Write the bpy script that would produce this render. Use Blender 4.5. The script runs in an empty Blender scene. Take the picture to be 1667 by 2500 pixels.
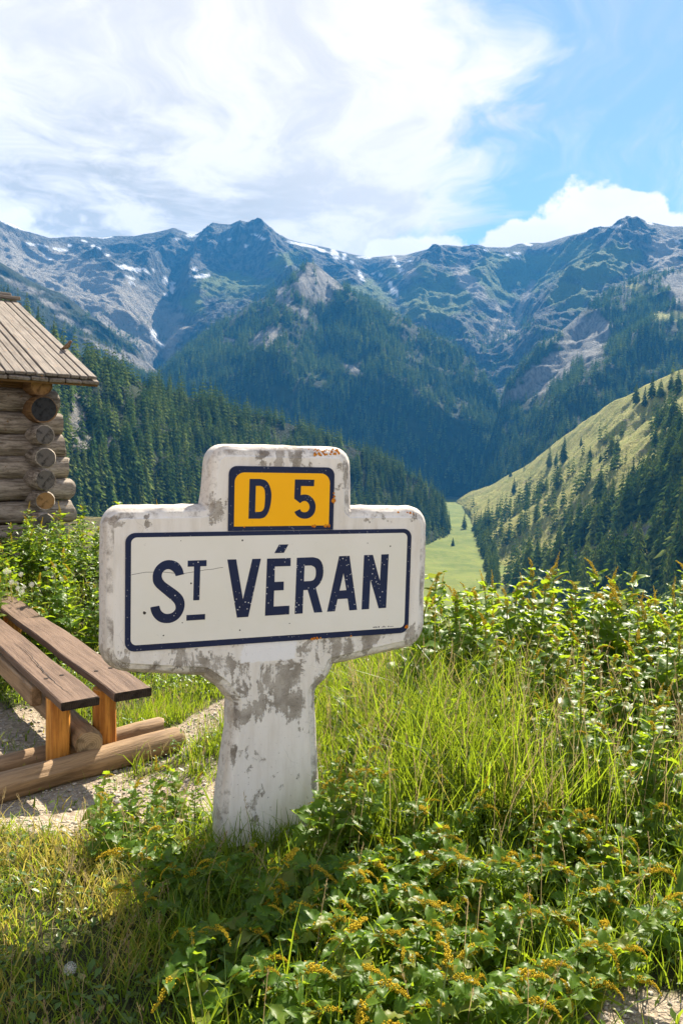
import bpy, math, random
import numpy as np
from mathutils import Matrix, Vector

random.seed(7)
RNG = np.random.default_rng(7)
SC = bpy.context.scene
COL = SC.collection

# ------------------------------------------------------------------ camera
F_PX, CX, CY, HC = 1944.0, 833.5, 1250.0, 1.5
CAMW = np.array([[0.99963432, 0.02704109, 0.0],
                 [0.0022102, -0.08170488, 0.99665412],
                 [0.02695061, -0.99628966, -0.08173477]])   # camera (right, down, forward) -> world
cd = bpy.data.cameras.new('camera')
cam = bpy.data.objects.new('camera', cd)
COL.objects.link(cam)
r_, d_, f_ = CAMW[:, 0], CAMW[:, 1], CAMW[:, 2]
cam.matrix_world = Matrix(((r_[0], -d_[0], -f_[0], 0), (r_[1], -d_[1], -f_[1], 0), (r_[2], -d_[2], -f_[2], HC), (0, 0, 0, 1)))
cd.sensor_fit = 'HORIZONTAL'
cd.sensor_width = 24.0
cd.lens = F_PX / 1667.0 * 24.0
cd.clip_start = 0.05
cd.clip_end = 30000
cd.dof.use_dof = True
cd.dof.focus_distance = 3.0
cd.dof.aperture_fstop = 16
SC.camera = cam

# ------------------------------------------------------------------ light
SUN_AZ, SUN_EL = math.radians(21), math.radians(43.5)      # azimuth from +Y towards +X
SKY_STR = 0.115
SUN_STR = 5.0
SC.view_settings.view_transform = 'Standard'
SC.view_settings.look = 'None'
SC.view_settings.exposure = 1.68
SC.view_settings.gamma = 1
SC.view_settings.use_curve_mapping = False
SC.render.engine = 'CYCLES'
SC.cycles.max_bounces = 8
SC.cycles.diffuse_bounces = 1
SC.cycles.glossy_bounces = 2
SC.cycles.transmission_bounces = 2
SC.cycles.volume_bounces = 0
SC.cycles.transparent_max_bounces = 8
SC.cycles.use_denoising = True

sl = bpy.data.lights.new('sun', 'SUN')
sl.energy = SUN_STR
sl.angle = math.radians(0.5)
sl.color = (1.0, 0.90, 0.74)
sun = bpy.data.objects.new('sun', sl)
COL.objects.link(sun)
sdir = Vector((math.sin(SUN_AZ) * math.cos(SUN_EL), math.cos(SUN_AZ) * math.cos(SUN_EL), math.sin(SUN_EL)))
sun.rotation_euler = sdir.to_track_quat('Z', 'Y').to_euler()
sun.location = (5, 5, 12)


class NT:
    """small node-tree writer"""
    def __init__(s, tree):
        s.t = tree
        s.n = tree.nodes
        s.l = tree.links

    def node(s, typ, **kw):
        nd = s.n.new(typ)
        for k, v in kw.items():
            setattr(nd, k, v)
        return nd

    def put(s, sock, v):
        if v is None:
            return
        if isinstance(v, bpy.types.NodeSocket):
            s.l.new(v, sock)
        else:
            if isinstance(v, (tuple, list)) and len(v) == 3 and sock.type == 'RGBA':
                v = (*v, 1)
            sock.default_value = v

    def math(s, op, a, b=None, c=None, clamp=False):
        nd = s.node('ShaderNodeMath', operation=op, use_clamp=clamp)
        s.put(nd.inputs[0], a)
        s.put(nd.inputs[1], b)
        s.put(nd.inputs[2], c)
        return nd.outputs[0]

    def vmath(s, op, a, b=None):
        nd = s.node('ShaderNodeVectorMath', operation=op)
        s.put(nd.inputs[0], a)
        s.put(nd.inputs[1], b)
        return nd.outputs['Value'] if op in ('DOT_PRODUCT', 'LENGTH') else nd.outputs[0]

    def smooth(s, v, a, b):
        nd = s.node('ShaderNodeMapRange', interpolation_type='SMOOTHSTEP')
        s.put(nd.inputs['Value'], v)
        s.put(nd.inputs['From Min'], a)
        s.put(nd.inputs['From Max'], b)
        return nd.outputs[0]

    def noise(s, vec, scale, detail=4, rough=0.55, dist=0.0, col=False):
        nd = s.node('ShaderNodeTexNoise')
        s.put(nd.inputs['Vector'], vec)
        nd.inputs['Scale'].default_value = scale
        nd.inputs['Detail'].default_value = detail
        nd.inputs['Roughness'].default_value = rough
        nd.inputs['Distortion'].default_value = dist
        return nd.outputs['Color' if col else 'Fac']

    def voro(s, vec, scale, feature='F1'):
        nd = s.node('ShaderNodeTexVoronoi', feature=feature)
        s.put(nd.inputs['Vector'], vec)
        nd.inputs['Scale'].default_value = scale
        return nd.outputs['Distance']

    def mix(s, fac, a, b, blend='MIX'):
        nd = s.node('ShaderNodeMix', data_type='RGBA', blend_type=blend)
        s.put(nd.inputs[0], fac)
        s.put(nd.inputs[6], a)
        s.put(nd.inputs[7], b)
        return nd.outputs[2]

    def mapping(s, vec, scale=(1, 1, 1), loc=(0, 0, 0), rot=(0, 0, 0)):
        nd = s.node('ShaderNodeMapping')
        s.put(nd.inputs[0], vec)
        nd.inputs['Location'].default_value = loc
        nd.inputs['Rotation'].default_value = rot
        nd.inputs['Scale'].default_value = scale
        return nd.outputs[0]

    def coord(s, which='Object'):
        return s.node('ShaderNodeTexCoord').outputs[which]

    def attr(s, name, out='Fac'):
        return s.node('ShaderNodeAttribute', attribute_name=name).outputs[out]

    def rand(s):
        return s.node('ShaderNodeObjectInfo').outputs['Random']

    def bump(s, h, strength=0.4, dist=0.01):
        nd = s.node('ShaderNodeBump')
        nd.inputs['Strength'].default_value = strength
        nd.inputs['Distance'].default_value = dist
        s.put(nd.inputs['Height'], h)
        return nd.outputs[0]

    def sep(s, vec):
        nd = s.node('ShaderNodeSeparateXYZ')
        s.put(nd.inputs[0], vec)
        return nd.outputs

    def comb(s, x, y, z):
        nd = s.node('ShaderNodeCombineXYZ')
        for i, v in enumerate((x, y, z)):
            s.put(nd.inputs[i], v)
        return nd.outputs[0]


def material(name, build):
    m = bpy.data.materials.new(name)
    m.use_nodes = True
    m.node_tree.nodes.clear()
    k = NT(m.node_tree)
    out = k.node('ShaderNodeOutputMaterial')
    sh = build(k)
    k.l.new(sh, out.inputs['Surface'])
    return m


def bsdf(k, color, rough=0.7, normal=None, spec=0.4, coat=0.0):
    b = k.node('ShaderNodeBsdfPrincipled')
    k.put(b.inputs['Base Color'], color)
    k.put(b.inputs['Roughness'], rough)
    b.inputs['Specular IOR Level'].default_value = spec
    b.inputs['Coat Weight'].default_value = coat
    if normal is not None:
        k.put(b.inputs['Normal'], normal)
    return b.outputs[0]


# ------------------------------------------------------------------ sky
world = bpy.data.worlds.new('World')
SC.world = world
world.use_nodes = True
world.node_tree.nodes.clear()
k = NT(world.node_tree)
sky = k.node('ShaderNodeTexSky', sky_type='NISHITA')
sky.sun_disc = False
sky.sun_elevation = SUN_EL
sky.sun_rotation = SUN_AZ
sky.altitude = 2000
sky.air_density = 1.0
sky.dust_density = 0.6
sky.ozone_density = 2.0
dirv = k.vmath('NORMALIZE', k.coord('Generated'))
dx, dy, dz = k.sep(dirv)
dzp = k.math('MAXIMUM', dz, 0.0)
inv = k.math('DIVIDE', 1.0, k.math('ADD', dzp, 0.18))
pl = k.comb(k.math('MULTIPLY', dx, inv), k.math('MULTIPLY', dy, inv), 0.0)
warp = k.vmath('ADD', pl, k.vmath('SCALE', k.vmath('SUBTRACT', k.noise(pl, 1.3, 3, .5, 0, True), (0.5, 0.5, 0.5)), None))
for n_ in k.n:
    if n_.type == 'VECT_MATH' and n_.operation == 'SCALE':
        n_.inputs['Scale'].default_value = 0.9
st = k.mapping(warp, (1.0, 0.75, 1), (3.1, 1.7, 0), (0, 0, 0.6))
n1 = k.noise(st, 1.5, 9, 0.60, 0.3)
bank = k.vmath('DOT_PRODUCT', dirv, (-0.446, 0.743, 0.496))
cov = k.math('ADD', k.math('MULTIPLY', k.math('SUBTRACT', bank, 0.775), 2.4), k.math('MULTIPLY', k.math('SUBTRACT', n1, 0.5), 1.5))
main = k.smooth(cov, -0.06, 0.20)
scat = k.smooth(k.noise(k.mapping(warp, (1, 1, 1), (9, 4, 0)), 1.1, 7, 0.58), 0.40, 0.58)
back = k.smooth(bank, 0.62, 0.30)
main = k.math('MAXIMUM', main, k.math('MULTIPLY', scat, back))
# thin veil of cirrus in the blue
veil = k.math('MULTIPLY', k.smooth(k.noise(k.mapping(warp, (3.2, 0.9, 1), (0, 0, 0), (0, 0, -0.7)), 2.0, 8, 0.65), 0.45, 0.8), 0.45)
main = k.math('MAXIMUM', main, veil)
# cumulus heaped up behind the range
azr = k.math('ARCTAN2', dx, dy)
hor = k.math('SQRT', k.math('ADD', k.math('MULTIPLY', dx, dx), k.math('MULTIPLY', dy, dy)))
elv = k.math('DIVIDE', dz, hor)


def gauss(c, w, a):
    t = k.math('DIVIDE', k.math('SUBTRACT', azr, c), w)
    return k.math('MULTIPLY', k.math('EXPONENT', k.math('MULTIPLY', k.math('MULTIPLY', t, t), -1.0)), a)


puff = k.noise(dirv, 9.0, 8, 0.62, 0.0)
puffv = k.math('ADD', k.math('MULTIPLY', k.math('SUBTRACT', 0.42, k.voro(dirv, 14.0)), 0.085), k.math('MULTIPLY', k.math('SUBTRACT', 0.4, k.voro(dirv, 38.0)), 0.03))
top = k.math('ADD', 0.262, k.math('MULTIPLY', k.math('SUBTRACT', puff, 0.5), 0.14))
top = k.math('ADD', k.math('ADD', top, gauss(0.30, 0.11, 0.062)), k.math('ADD', gauss(0.18, 0.08, 0.025), puffv))
top = k.math('ADD', top, gauss(0.43, 0.03, 0.02))
cum = k.smooth(k.math('SUBTRACT', top, elv), 0.0, 0.012)
puff2 = k.math('SUBTRACT', 1.0, k.math('DIVIDE', k.math('SQRT', k.math('ADD', k.math('POWER', k.math('SUBTRACT', azr, 0.405), 2), k.math('POWER', k.math('SUBTRACT', elv, 0.352), 2))), 0.026))
cum2 = k.smooth(k.math('ADD', puff2, k.math('MULTIPLY', k.math('SUBTRACT', puff, 0.5), 2.2)), 0.0, 0.3)
cum = k.math('MAXIMUM', cum, cum2)
grey = k.smooth(k.noise(k.mapping(warp, (1.6, 1.2, 1), (5.2, 0.4, 0)), 1.9, 7, 0.62), 0.40, 0.62)
low = k.smooth(elv, 0.48, 0.26)
leftw = k.smooth(azr, 0.05, -0.3)
greyf = k.math('MULTIPLY', grey, k.math('ADD', 0.58, k.math('MULTIPLY', k.math('MULTIPLY', low, leftw), 0.75)), clamp=True)
ccol = k.mix(greyf, (3.75, 3.42, 3.2), (2.25, 2.12, 1.92))
skyc = k.mix(1.0, sky.outputs[0], (0.50, 0.52, 0.57), 'MULTIPLY')
c1 = k.mix(main, skyc, ccol)
c2 = k.mix(cum, c1, k.mix(k.math('MULTIPLY', greyf, 0.4), (4.2, 3.85, 3.6), (2.7, 2.5, 2.4)))
bg = k.node('ShaderNodeBackground')
k.put(bg.inputs[0], c2)
bg.inputs[1].default_value = SKY_STR
wo = k.node('ShaderNodeOutputWorld')
k.l.new(bg.outputs[0], wo.inputs[0])


# ------------------------------------------------------------------ helpers
def tag(o, label=None, cat=None, group=None, kind=None):
    if label:
        o['label'] = label
    if cat:
        o['category'] = cat
    if group:
        o['group'] = group
    if kind:
        o['kind'] = kind
    return o


def empty(name, loc=(0, 0, 0), rz=0.0, scale=1.0):
    o = bpy.data.objects.new(name, None)
    COL.objects.link(o)
    o.location = loc
    o.rotation_euler = (0, 0, rz)
    o.scale = (scale, scale, scale)
    o.empty_display_size = 0.05
    return o


def link(name, me, parent=None, mat=None, matrix=None):
    o = bpy.data.objects.new(name, me)
    COL.objects.link(o)
    if mat is not None and not me.materials:
        me.materials.append(mat)
    if parent is not None:
        o.parent = parent
    if matrix is not None:
        o.matrix_local = matrix
    return o


def np_mesh(name, verts, tris=None, quads=None, smooth=True, attrs=None):
    """fast mesh from numpy arrays of triangles and/or quads"""
    me = bpy.data.meshes.new(name)
    verts = np.asarray(verts, np.float32)
    loops, starts, tot = [], [], 0
    nt = 0 if tris is None else len(tris)
    nq = 0 if quads is None else len(quads)
    if nt:
        loops.append(np.asarray(tris, np.int32).ravel())
    if nq:
        loops.append(np.asarray(quads, np.int32).ravel())
    loops = np.concatenate(loops)
    starts = np.concatenate([np.arange(nt) * 3, nt * 3 + np.arange(nq) * 4]).astype(np.int32)
    me.vertices.add(len(verts))
    me.vertices.foreach_set('co', verts.ravel())
    me.loops.add(len(loops))
    me.loops.foreach_set('vertex_index', loops)
    me.polygons.add(nt + nq)
    me.polygons.foreach_set('loop_start', starts)
    if smooth:
        me.polygons.foreach_set('use_smooth', np.ones(nt + nq, bool))
    if attrs:
        for an, av in attrs.items():
            a = me.attributes.new(an, 'FLOAT', 'POINT')
            a.data.foreach_set('value', np.asarray(av, np.float32))
    me.update(calc_edges=True)
    me.validate()
    return me


class MB:
    """collects verts and faces for one part"""
    def __init__(s):
        s.v, s.f = [], []

    def box(s, c, sx, sy, sz, bev=0.0, jit=0.0):
        x, y, z = c
        b = min(bev, sx * .45, sy * .45, sz * .45)
        base = len(s.v)
        # chamfered box as 8 corner triples
        idx = {}
        for ix in (-1, 1):
            for iy in (-1, 1):
                for iz in (-1, 1):
                    j = lambda: random.uniform(-jit, jit)
                    px, py, pz = x + ix * sx / 2, y + iy * sy / 2, z + iz * sz / 2
                    dx_, dy_, dz_ = j(), j(), j()
                    tri = [(px + dx_, py - iy * b + dy_, pz - iz * b + dz_), (px - ix * b + dx_, py + dy_, pz - iz * b + dz_), (px - ix * b + dx_, py - iy * b + dy_, pz + dz_)]
                    idx[ix, iy, iz] = len(s.v)
                    s.v += tri
        g = lambda a, b_, c_, w: idx[a, b_, c_] + w
        F = s.f
        for sg in (-1, 1):
            q = [g(sg, -1, -1, 0), g(sg, 1, -1, 0), g(sg, 1, 1, 0), g(sg, -1, 1, 0)]
            F.append(q if sg > 0 else q[::-1])
            q = [g(-1, sg, -1, 1), g(-1, sg, 1, 1), g(1, sg, 1, 1), g(1, sg, -1, 1)]
            F.append(q if sg > 0 else q[::-1])
            q = [g(-1, -1, sg, 2), g(1, -1, sg, 2), g(1, 1, sg, 2), g(-1, 1, sg, 2)]
            F.append(q if sg > 0 else q[::-1])
        if b > 0:
            for a in (-1, 1):
                for c_ in (-1, 1):
                    F.append([g(a, c_, -1, 0), g(a, c_, 1, 0), g(a, c_, 1, 1), g(a, c_, -1, 1)])
                    F.append([g(a, -1, c_, 0), g(a, 1, c_, 0), g(a, 1, c_, 2), g(a, -1, c_, 2)])
                    F.append([g(-1, a, c_, 1), g(1, a, c_, 1), g(1, a, c_, 2), g(-1, a, c_, 2)])
            for kx in idx:
                i = idx[kx]
                F.append([i, i + 1, i + 2])
        return s

    def tube(s, pts, radii, seg=8, cap=True, wob=0.0, flat=1.0, capin=0.0):
        pts = [Vector(p) for p in pts]
        n = len(pts)
        base = len(s.v)
        up = Vector((0, 0, 1))
        ang = [1 + random.uniform(-wob, wob) for _ in range(seg)]
        for i, p in enumerate(pts):
            t = (pts[min(i + 1, n - 1)] - pts[max(i - 1, 0)]).normalized()
            ref = up if abs(t.z) < .9 else Vector((0, 1, 0))
            a = t.cross(ref).normalized()
            b = a.cross(t).normalized()
            for j in range(seg):
                th = 2 * math.pi * j / seg
                rr = radii[i] * ang[j] * (1 + random.uniform(-wob, wob) * .5)
                s.v.append(tuple(p + a * (math.cos(th) * rr) + b * (math.sin(th) * rr * flat)))
        for i in range(n - 1):
            for j in range(seg):
                j2 = (j + 1) % seg
                s.f.append([base + i * seg + j, base + i * seg + j2, base + (i + 1) * seg + j2, base + (i + 1) * seg + j])
        if cap:
            s.f.append([base + j for j in range(seg)][::-1])
            s.f.append([base + (n - 1) * seg + j for j in range(seg)])
        return s

    def mesh(s, name, smooth=False):
        me = bpy.data.meshes.new(name)
        me.from_pydata([tuple(map(float, v)) for v in s.v], [], s.f)
        if smooth:
            me.polygons.foreach_set('use_smooth', np.ones(len(me.polygons), bool))
        import bmesh as _b
        bm = _b.new()
        bm.from_mesh(me)
        _b.ops.recalc_face_normals(bm, faces=bm.faces)
        bm.to_mesh(me)
        bm.free()
        if smooth:
            me.set_sharp_from_angle(angle=math.radians(42))
        me.update()
        return me

    def build(s, name, mat, parent=None, smooth=False, matrix=None):
        return link(name, s.mesh(name, smooth), parent, mat, matrix)


def rays(px, py):
    px, py = np.broadcast_arrays(np.asarray(px, float), np.asarray(py, float))
    c = np.stack([(px - CX) / F_PX, (py - CY) / F_PX, np.ones_like(px)], -1)
    return c @ CAMW.T


def at_z(px, py, z):
    r = rays(px, py)
    return np.array([0, 0, HC]) + r * ((z - HC) / r[..., 2:3])


def at_d(px, py, D):
    r = rays(px, py)
    return np.array([0, 0, HC]) + r * (np.asarray(D, float) / np.hypot(r[..., 0], r[..., 1]))[..., None]


def project(P):
    q = (np.asarray(P, float) - np.array([0, 0, HC])) @ CAMW
    w = np.maximum(q[..., 2], 1e-3)
    return CX + F_PX * q[..., 0] / w, CY + F_PX * q[..., 1] / w, q[..., 2]


def horizon(px):
    return CY - F_PX * (CAMW[2, 0] * (np.asarray(px, float) - CX) / F_PX + CAMW[2, 2]) / CAMW[2, 1]


def _hash(ix, iy, seed):
    h = (ix.astype(np.int64) * 374761393 + iy.astype(np.int64) * 668265263 + seed * 2147483647) & 0xFFFFFFFF
    h = ((h ^ (h >> 13)) * 1274126177) & 0xFFFFFFFF
    return ((h ^ (h >> 16)) & 0xFFFFFF) / float(0xFFFFFF)


def vnoise(x, y, seed=0):
    ix, iy = np.floor(x), np.floor(y)
    fx, fy = x - ix, y - iy
    fx = fx * fx * fx * (fx * (fx * 6 - 15) + 10)
    fy = fy * fy * fy * (fy * (fy * 6 - 15) + 10)
    ix, iy = ix.astype(np.int64), iy.astype(np.int64)
    a, b = _hash(ix, iy, seed), _hash(ix + 1, iy, seed)
    c, d = _hash(ix, iy + 1, seed), _hash(ix + 1, iy + 1, seed)
    return (a * (1 - fx) + b * fx) * (1 - fy) + (c * (1 - fx) + d * fx) * fy


def fbm(x, y, oct=5, seed=0, ridged=False, gain=0.5):
    s, amp, tot = 0.0, 1.0, 0.0
    for o in range(oct):
        n = vnoise(x, y, seed + o * 17)
        if ridged:
            n = 1 - np.abs(2 * n - 1)
        s = s + n * amp
        tot += amp
        amp *= gain
        x, y = x * 2.03 + 11.3, y * 2.03 - 7.1
    return s / tot


def sstep(v, a, b):
    t = np.clip((v - a) / (b - a), 0, 1)
    return t * t * (3 - 2 * t)


def gridquads(nu, nv):
    i = np.arange(nu * nv).reshape(nv, nu)
    return np.stack([i[:-1, :-1], i[:-1, 1:], i[1:, 1:], i[1:, :-1]], -1).reshape(-1, 4)


# ------------------------------------------------------------------ ground
def ground_z(x, y):
    x, y = np.asarray(x, float), np.asarray(y, float)
    z = 0.05 * (fbm(x * .8 + 5, y * .8, 3, 3) - .5) + 0.018 * (fbm(x * 5, y * 5, 3, 9) - .5)
    z = z - 0.13 * sstep(-x, .45, .95) * sstep(y, 2.85, 3.4) * sstep(6.6 - y, 0, 1.4)      # the bench stands a little lower
    z = z + 0.35 * sstep(y, 5.0, 7.5) * sstep(-x, 1.0, 2.5)                # bank by the hut
    edge = 5.4 + 6.5 * sstep(-x, 0.3, 2.6) - .5 * sstep(x, .5, 2.5)
    over = np.maximum(y - edge, 0)
    z = z - 0.72 * over * sstep(over, 0, 1.5) * (1 + .15 * fbm(x * .1, y * .1, 3, 5))
    z = z - 0.5 * np.maximum(np.abs(x) - 30, 0) * (y > -1e9)
    return np.maximum(z, -118)


def ground_gravel(x, y):
    """1 where the bare gravel of the path shows"""
    n = fbm(x * 3.1, y * 3.1, 4, 21)
    n2 = fbm(x * 11, y * 11, 3, 31)
    # path strip passing in front of the bench
    a = sstep(1.0 - np.hypot((x + 1.25) / .95, (y - 3.33) / .42), -.25, .35)
    b = sstep(1.0 - np.hypot((x + 2.3) / 1.25, (y - 4.15) / .75), -.2, .5)
    c = sstep(1.0 - np.hypot((x + .62) / .50, (y - 3.55) / .26), -.3, .4) * .7
    sx_, sy_ = 1.25, 1.4                                  # trodden strip from the bench past the post
    t_ = np.clip(((x + 1.9) * sx_ + (y - 3.1) * sy_) / (sx_ ** 2 + sy_ ** 2), 0, 1)
    g_ = sstep(.27 - np.hypot(x + 1.9 - t_ * sx_, y - 3.1 - t_ * sy_), -.12, .16) * .92
    c = np.maximum(c, g_)
    d = sstep(1.0 - np.hypot((x - .86) / .26, (y - 1.93) / .20), -.2, .3)
    e = sstep(1.0 - np.hypot((x - 1.1) / .30, (y - 1.75) / .25), -.2, .3)
    road = sstep(1.25 - y, -.15, .25) * sstep(y + 5.5, 0, .4)          # unseen gravel road laid behind the camera to bounce sunlight onto the sign
    m = np.maximum.reduce([a, b, c, d, e, road])
    return np.clip(sstep(m + (n - .5) * .9 + (n2 - .5) * .5, .38, .62), 0, 1)


def axis(lo, hi, a, b, step, grow=1.16):
    mid = list(np.arange(a, b, step))
    l, s = [], step
    x = a
    while x > lo:
        s *= grow
        x -= s
        l.append(x)
    r, s = [], step
    x = mid[-1]
    while x < hi:
        s *= grow
        x += s
        r.append(x)
    return np.array(l[::-1] + mid + r)


gx = axis(-260, 260, -3.6, 2.6, 0.045)
gy = axis(-80, 260, 1.0, 7.5, 0.045)
GX, GY = np.meshgrid(gx, gy)
GZ = ground_z(GX, GY)
gv = np.stack([GX, GY, GZ], -1).reshape(-1, 3)
gme = np_mesh('ground', gv, quads=gridquads(len(gx), len(gy)), attrs={'gravel': ground_gravel(GX, GY).ravel()})


def m_ground(k):
    co = k.coord('Object')
    gr = k.attr('gravel')
    v = k.voro(co, 55)
    v2 = k.voro(co, 140)
    st_ = k.noise(co, 30, 5, .6)
    gravel = k.mix(k.smooth(st_, .35, .65), (0.23, 0.18, 0.13), (0.38, 0.315, 0.235))
    gravel = k.mix(k.smooth(v, .02, .25), k.mix(st_, (.24, .21, .175), (.48, .43, .36)), gravel)
    soil = k.mix(k.noise(co, 18, 4), (0.018, 0.018, 0.008), (0.05, 0.055, 0.016))
    dry = k.mix(k.noise(co, 60, 4), (.16, .13, .045), (.30, .24, .08))
    soil = k.mix(k.math('MULTIPLY', k.smooth(k.noise(co, 4, 4), .5, .7), .6), soil, dry)
    c = k.mix(gr, soil, gravel)
    h = k.math('ADD', k.math('MULTIPLY', v, 1.0), k.math('MULTIPLY', v2, .5))
    return bsdf(k, c, 0.9, k.bump(h, .7, .012), .2)


ground = link('ground', gme, None, material('ground_soil_gravel', m_ground))
tag(ground, 'sandy gravel and soil of the grassy knoll', kind='structure')

# ------------------------------------------------------------------ valley floor and hills
FLOOR = -112.0
vx = np.linspace(-900, 1500, 90)
vy = np.linspace(120, 2600, 110)
VX, VY = np.meshgrid(vx, vy)
VZ = FLOOR + 3.0 * (fbm(VX / 140, VY / 140, 4, 4) - .5)
vme = np_mesh('valley_meadow', np.stack([VX, VY, VZ], -1).reshape(-1, 3), quads=gridquads(90, 110))


def m_meadow(k):
    co = k.coord('Object')
    n = k.noise(co, .02, 5, .6)
    n2 = k.noise(k.mapping(co, (1, 3, 1)), .09, 4, .6)
    c = k.mix(k.smooth(n, .42, .58), (.075, .112, .015), (.135, .165, .026))
    c = k.mix(k.smooth(k.noise(k.mapping(co, (1, .25, 1), (0, 0, 0), (0, 0, .5)), .12, 5, .65), .48, .60), c, (.105, .135, .022))
    c = k.mix(k.smooth(n2, .5, .75), c, (.17, .165, .045))
    return bsdf(k, c, .9, k.bump(k.noise(co, .4, 3), .4, .5), .1)


tag(link('valley_meadow', vme, None, material('meadow_grass', m_meadow)), 'bright green meadow on the valley floor', kind='structure')

HILLS = {}


def floor_row(knots):
    return [(px, py, (HC - FLOOR + 6) * F_PX / max(py - float(horizon(px)), 20)) for px, py in knots]


def hill(name, rows, nu, nv, amp, wl, seed, back=(350, .8), ridged=.6, crest_keep=.25, bend=None, rock_amp=0, ribs=()):
    """rows: crest first, then lower lines; every line is (px, py, distance) knots read off the picture"""
    x0, x1 = rows[0][0][0], rows[0][-1][0]
    px = np.linspace(x0, x1, nu)
    R = []
    for row in rows:
        a = np.array(row, float)
        R.append(at_d(px, np.interp(px, a[:, 0], a[:, 1]), np.interp(px, a[:, 0], a[:, 2])))
    R = np.array(R)                                   # rows, nu, 3
    t = np.linspace(0, len(rows) - 1, nv)
    i0 = np.minimum(t.astype(int), len(rows) - 2)
    fr = (t - i0)[:, None, None]
    P = R[i0] * (1 - fr) + R[i0 + 1] * fr
    if len(rows) > 2:                                 # soften the kinks between lines
        for _ in range(max(2, nv // 14)):
            P[1:-1] = P[1:-1] * .5 + (P[:-2] + P[2:]) * .25
    v = np.linspace(0, 1, nv)[:, None]
    X, Y = P[..., 0], P[..., 1]
    env = crest_keep + (1 - crest_keep) * sstep(v, 0, .12)
    env = env * (1 - .6 * sstep(v, .85, 1.0))
    big = fbm(X / wl, Y / wl, 6, seed, True, .55) - .62
    sm = fbm(X / (wl * .9) + 3, Y / (wl * .9), 6, seed + 50, False, .55) - .5
    dsp = amp * (ridged * 1.6 * big + (1 - ridged) * 1.6 * sm)
    dsp = dsp + amp * .30 * (fbm(X / (wl * .25) + 7, Y / (wl * .25), 6, seed + 90, False, .6) - .5)
    pxg, pyg, _ = project(P)
    for (line, hgt, wid) in ribs:                     # spurs and gullies that run down the face
        ln = np.array(line, float)
        dmin = np.full(pxg.shape, 1e9)
        for a_, b_ in zip(ln[:-1], ln[1:]):
            ab = b_ - a_
            tt = np.clip(((pxg - a_[0]) * ab[0] + (pyg - a_[1]) * ab[1]) / (ab @ ab), 0, 1)
            dmin = np.minimum(dmin, np.hypot(pxg - a_[0] - tt * ab[0], pyg - a_[1] - tt * ab[1]))
        dsp = dsp + hgt * np.exp(-(dmin / wid) ** 1.3) * sstep(v, 0.0, .1)
    toward = -P / np.linalg.norm(P, axis=-1, keepdims=True)
    P = P + np.stack([toward[..., 0] * dsp * .8 * env, toward[..., 1] * dsp * .8 * env, dsp * .75 * env], -1)
    # far side of the crest
    out = P[0] - 0
    hd = np.stack([out[:, 0], out[:, 1], 0 * out[:, 0]], -1)
    hd /= np.linalg.norm(hd, axis=1, keepdims=True)
    b1 = out + hd * back[0] * .35 - np.array([0, 0, 1]) * back[0] * back[1] * .2
    b2 = out + hd * back[0] - np.array([0, 0, 1]) * back[0] * back[1]
    P = np.concatenate([b2[None], b1[None], P], 0)
    P[..., 2] = np.maximum(P[..., 2], FLOOR - 12)
    HILLS[name] = P
    return P


def hill_object(name, label, P, mat, attrs=None):
    nv, nu = P.shape[:2]
    me = np_mesh(name, P.reshape(-1, 3), quads=gridquads(nu, nv), attrs={a: b.ravel() for a, b in (attrs or {}).items()})
    return tag(link(name, me, None, mat), label, kind='structure')


crest6 = [(-600, 500), (-200, 520), (0, 536), (30, 545), (60, 562), (120, 579), (180, 576), (250, 579), (280, 574), (330, 575), (360, 570), (400, 562), (425, 556), (450, 566), (475, 574), (497, 562), (518, 543), (540, 547), (562, 548), (585, 537), (606, 551), (650, 567), (720, 589), (800, 604), (860, 618), (905, 626), (990, 621), (1040, 607), (1085, 595), (1150, 603), (1240, 604), (1265, 595), (1330, 592), (1400, 574), (1450, 562), (1485, 554), (1522, 546), (1555, 529), (1580, 540), (1640, 553), (1700, 552), (1900, 520), (2300, 500)]
D6 = lambda p: float(np.interp(p, [-600, 0, 300, 600, 900, 1300, 1560, 2300], [3300, 3700, 4300, 4200, 4500, 4300, 3800, 3600]))
P6 = hill('mountain_range', [
    [(a, b, D6(a)) for a, b in crest6],
    [(-600, 640, 3000), (0, 640, 3300), (200, 655, 3600), (400, 665, 3800), (560, 670, 3700), (800, 690, 3800), (1000, 690, 3900), (1200, 690, 3900), (1450, 660, 3400), (1700, 650, 3200), (2300, 640, 3200)],
    [(-600, 780, 2600), (0, 760, 2800), (250, 770, 2900), (400, 800, 3000), (600, 760, 3000), (800, 790, 3000), (1000, 800, 3100), (1200, 830, 3100), (1400, 800, 2800), (1700, 780, 2700), (2300, 780, 2700)],
    [(-600, 1010, 2200), (0, 980, 2300), (400, 1000, 2300), (800, 1000, 2300), (1200, 1030, 2300), (1700, 1000, 2200), (2300, 1000, 2200)]],
    620, 240, 125, 430, 11, back=(900, .5), ridged=.7, crest_keep=.10,
    ribs=[([(585, 540), (640, 600), (690, 690), (720, 760)], 120, 42), ([(520, 545), (480, 620), (460, 690)], 90, 30),
          ([(425, 556), (410, 610), (360, 660)], 70, 35), ([(430, 660), (410, 760), (390, 850)], -90, 45),
          ([(210, 640), (300, 700)], 80, 35), ([(1085, 600), (1060, 660), (1010, 760)], 90, 55),
          ([(1150, 610), (1190, 690), (1150, 760)], 60, 45), ([(1265, 770), (1250, 700), (1310, 640)], -100, 40),
          ([(1555, 530), (1480, 640), (1380, 720), (1300, 800)], 85, 40), ([(900, 640), (960, 720), (980, 760)], -70, 35),
          ([(780, 620), (860, 700)], 40, 25)])

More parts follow.
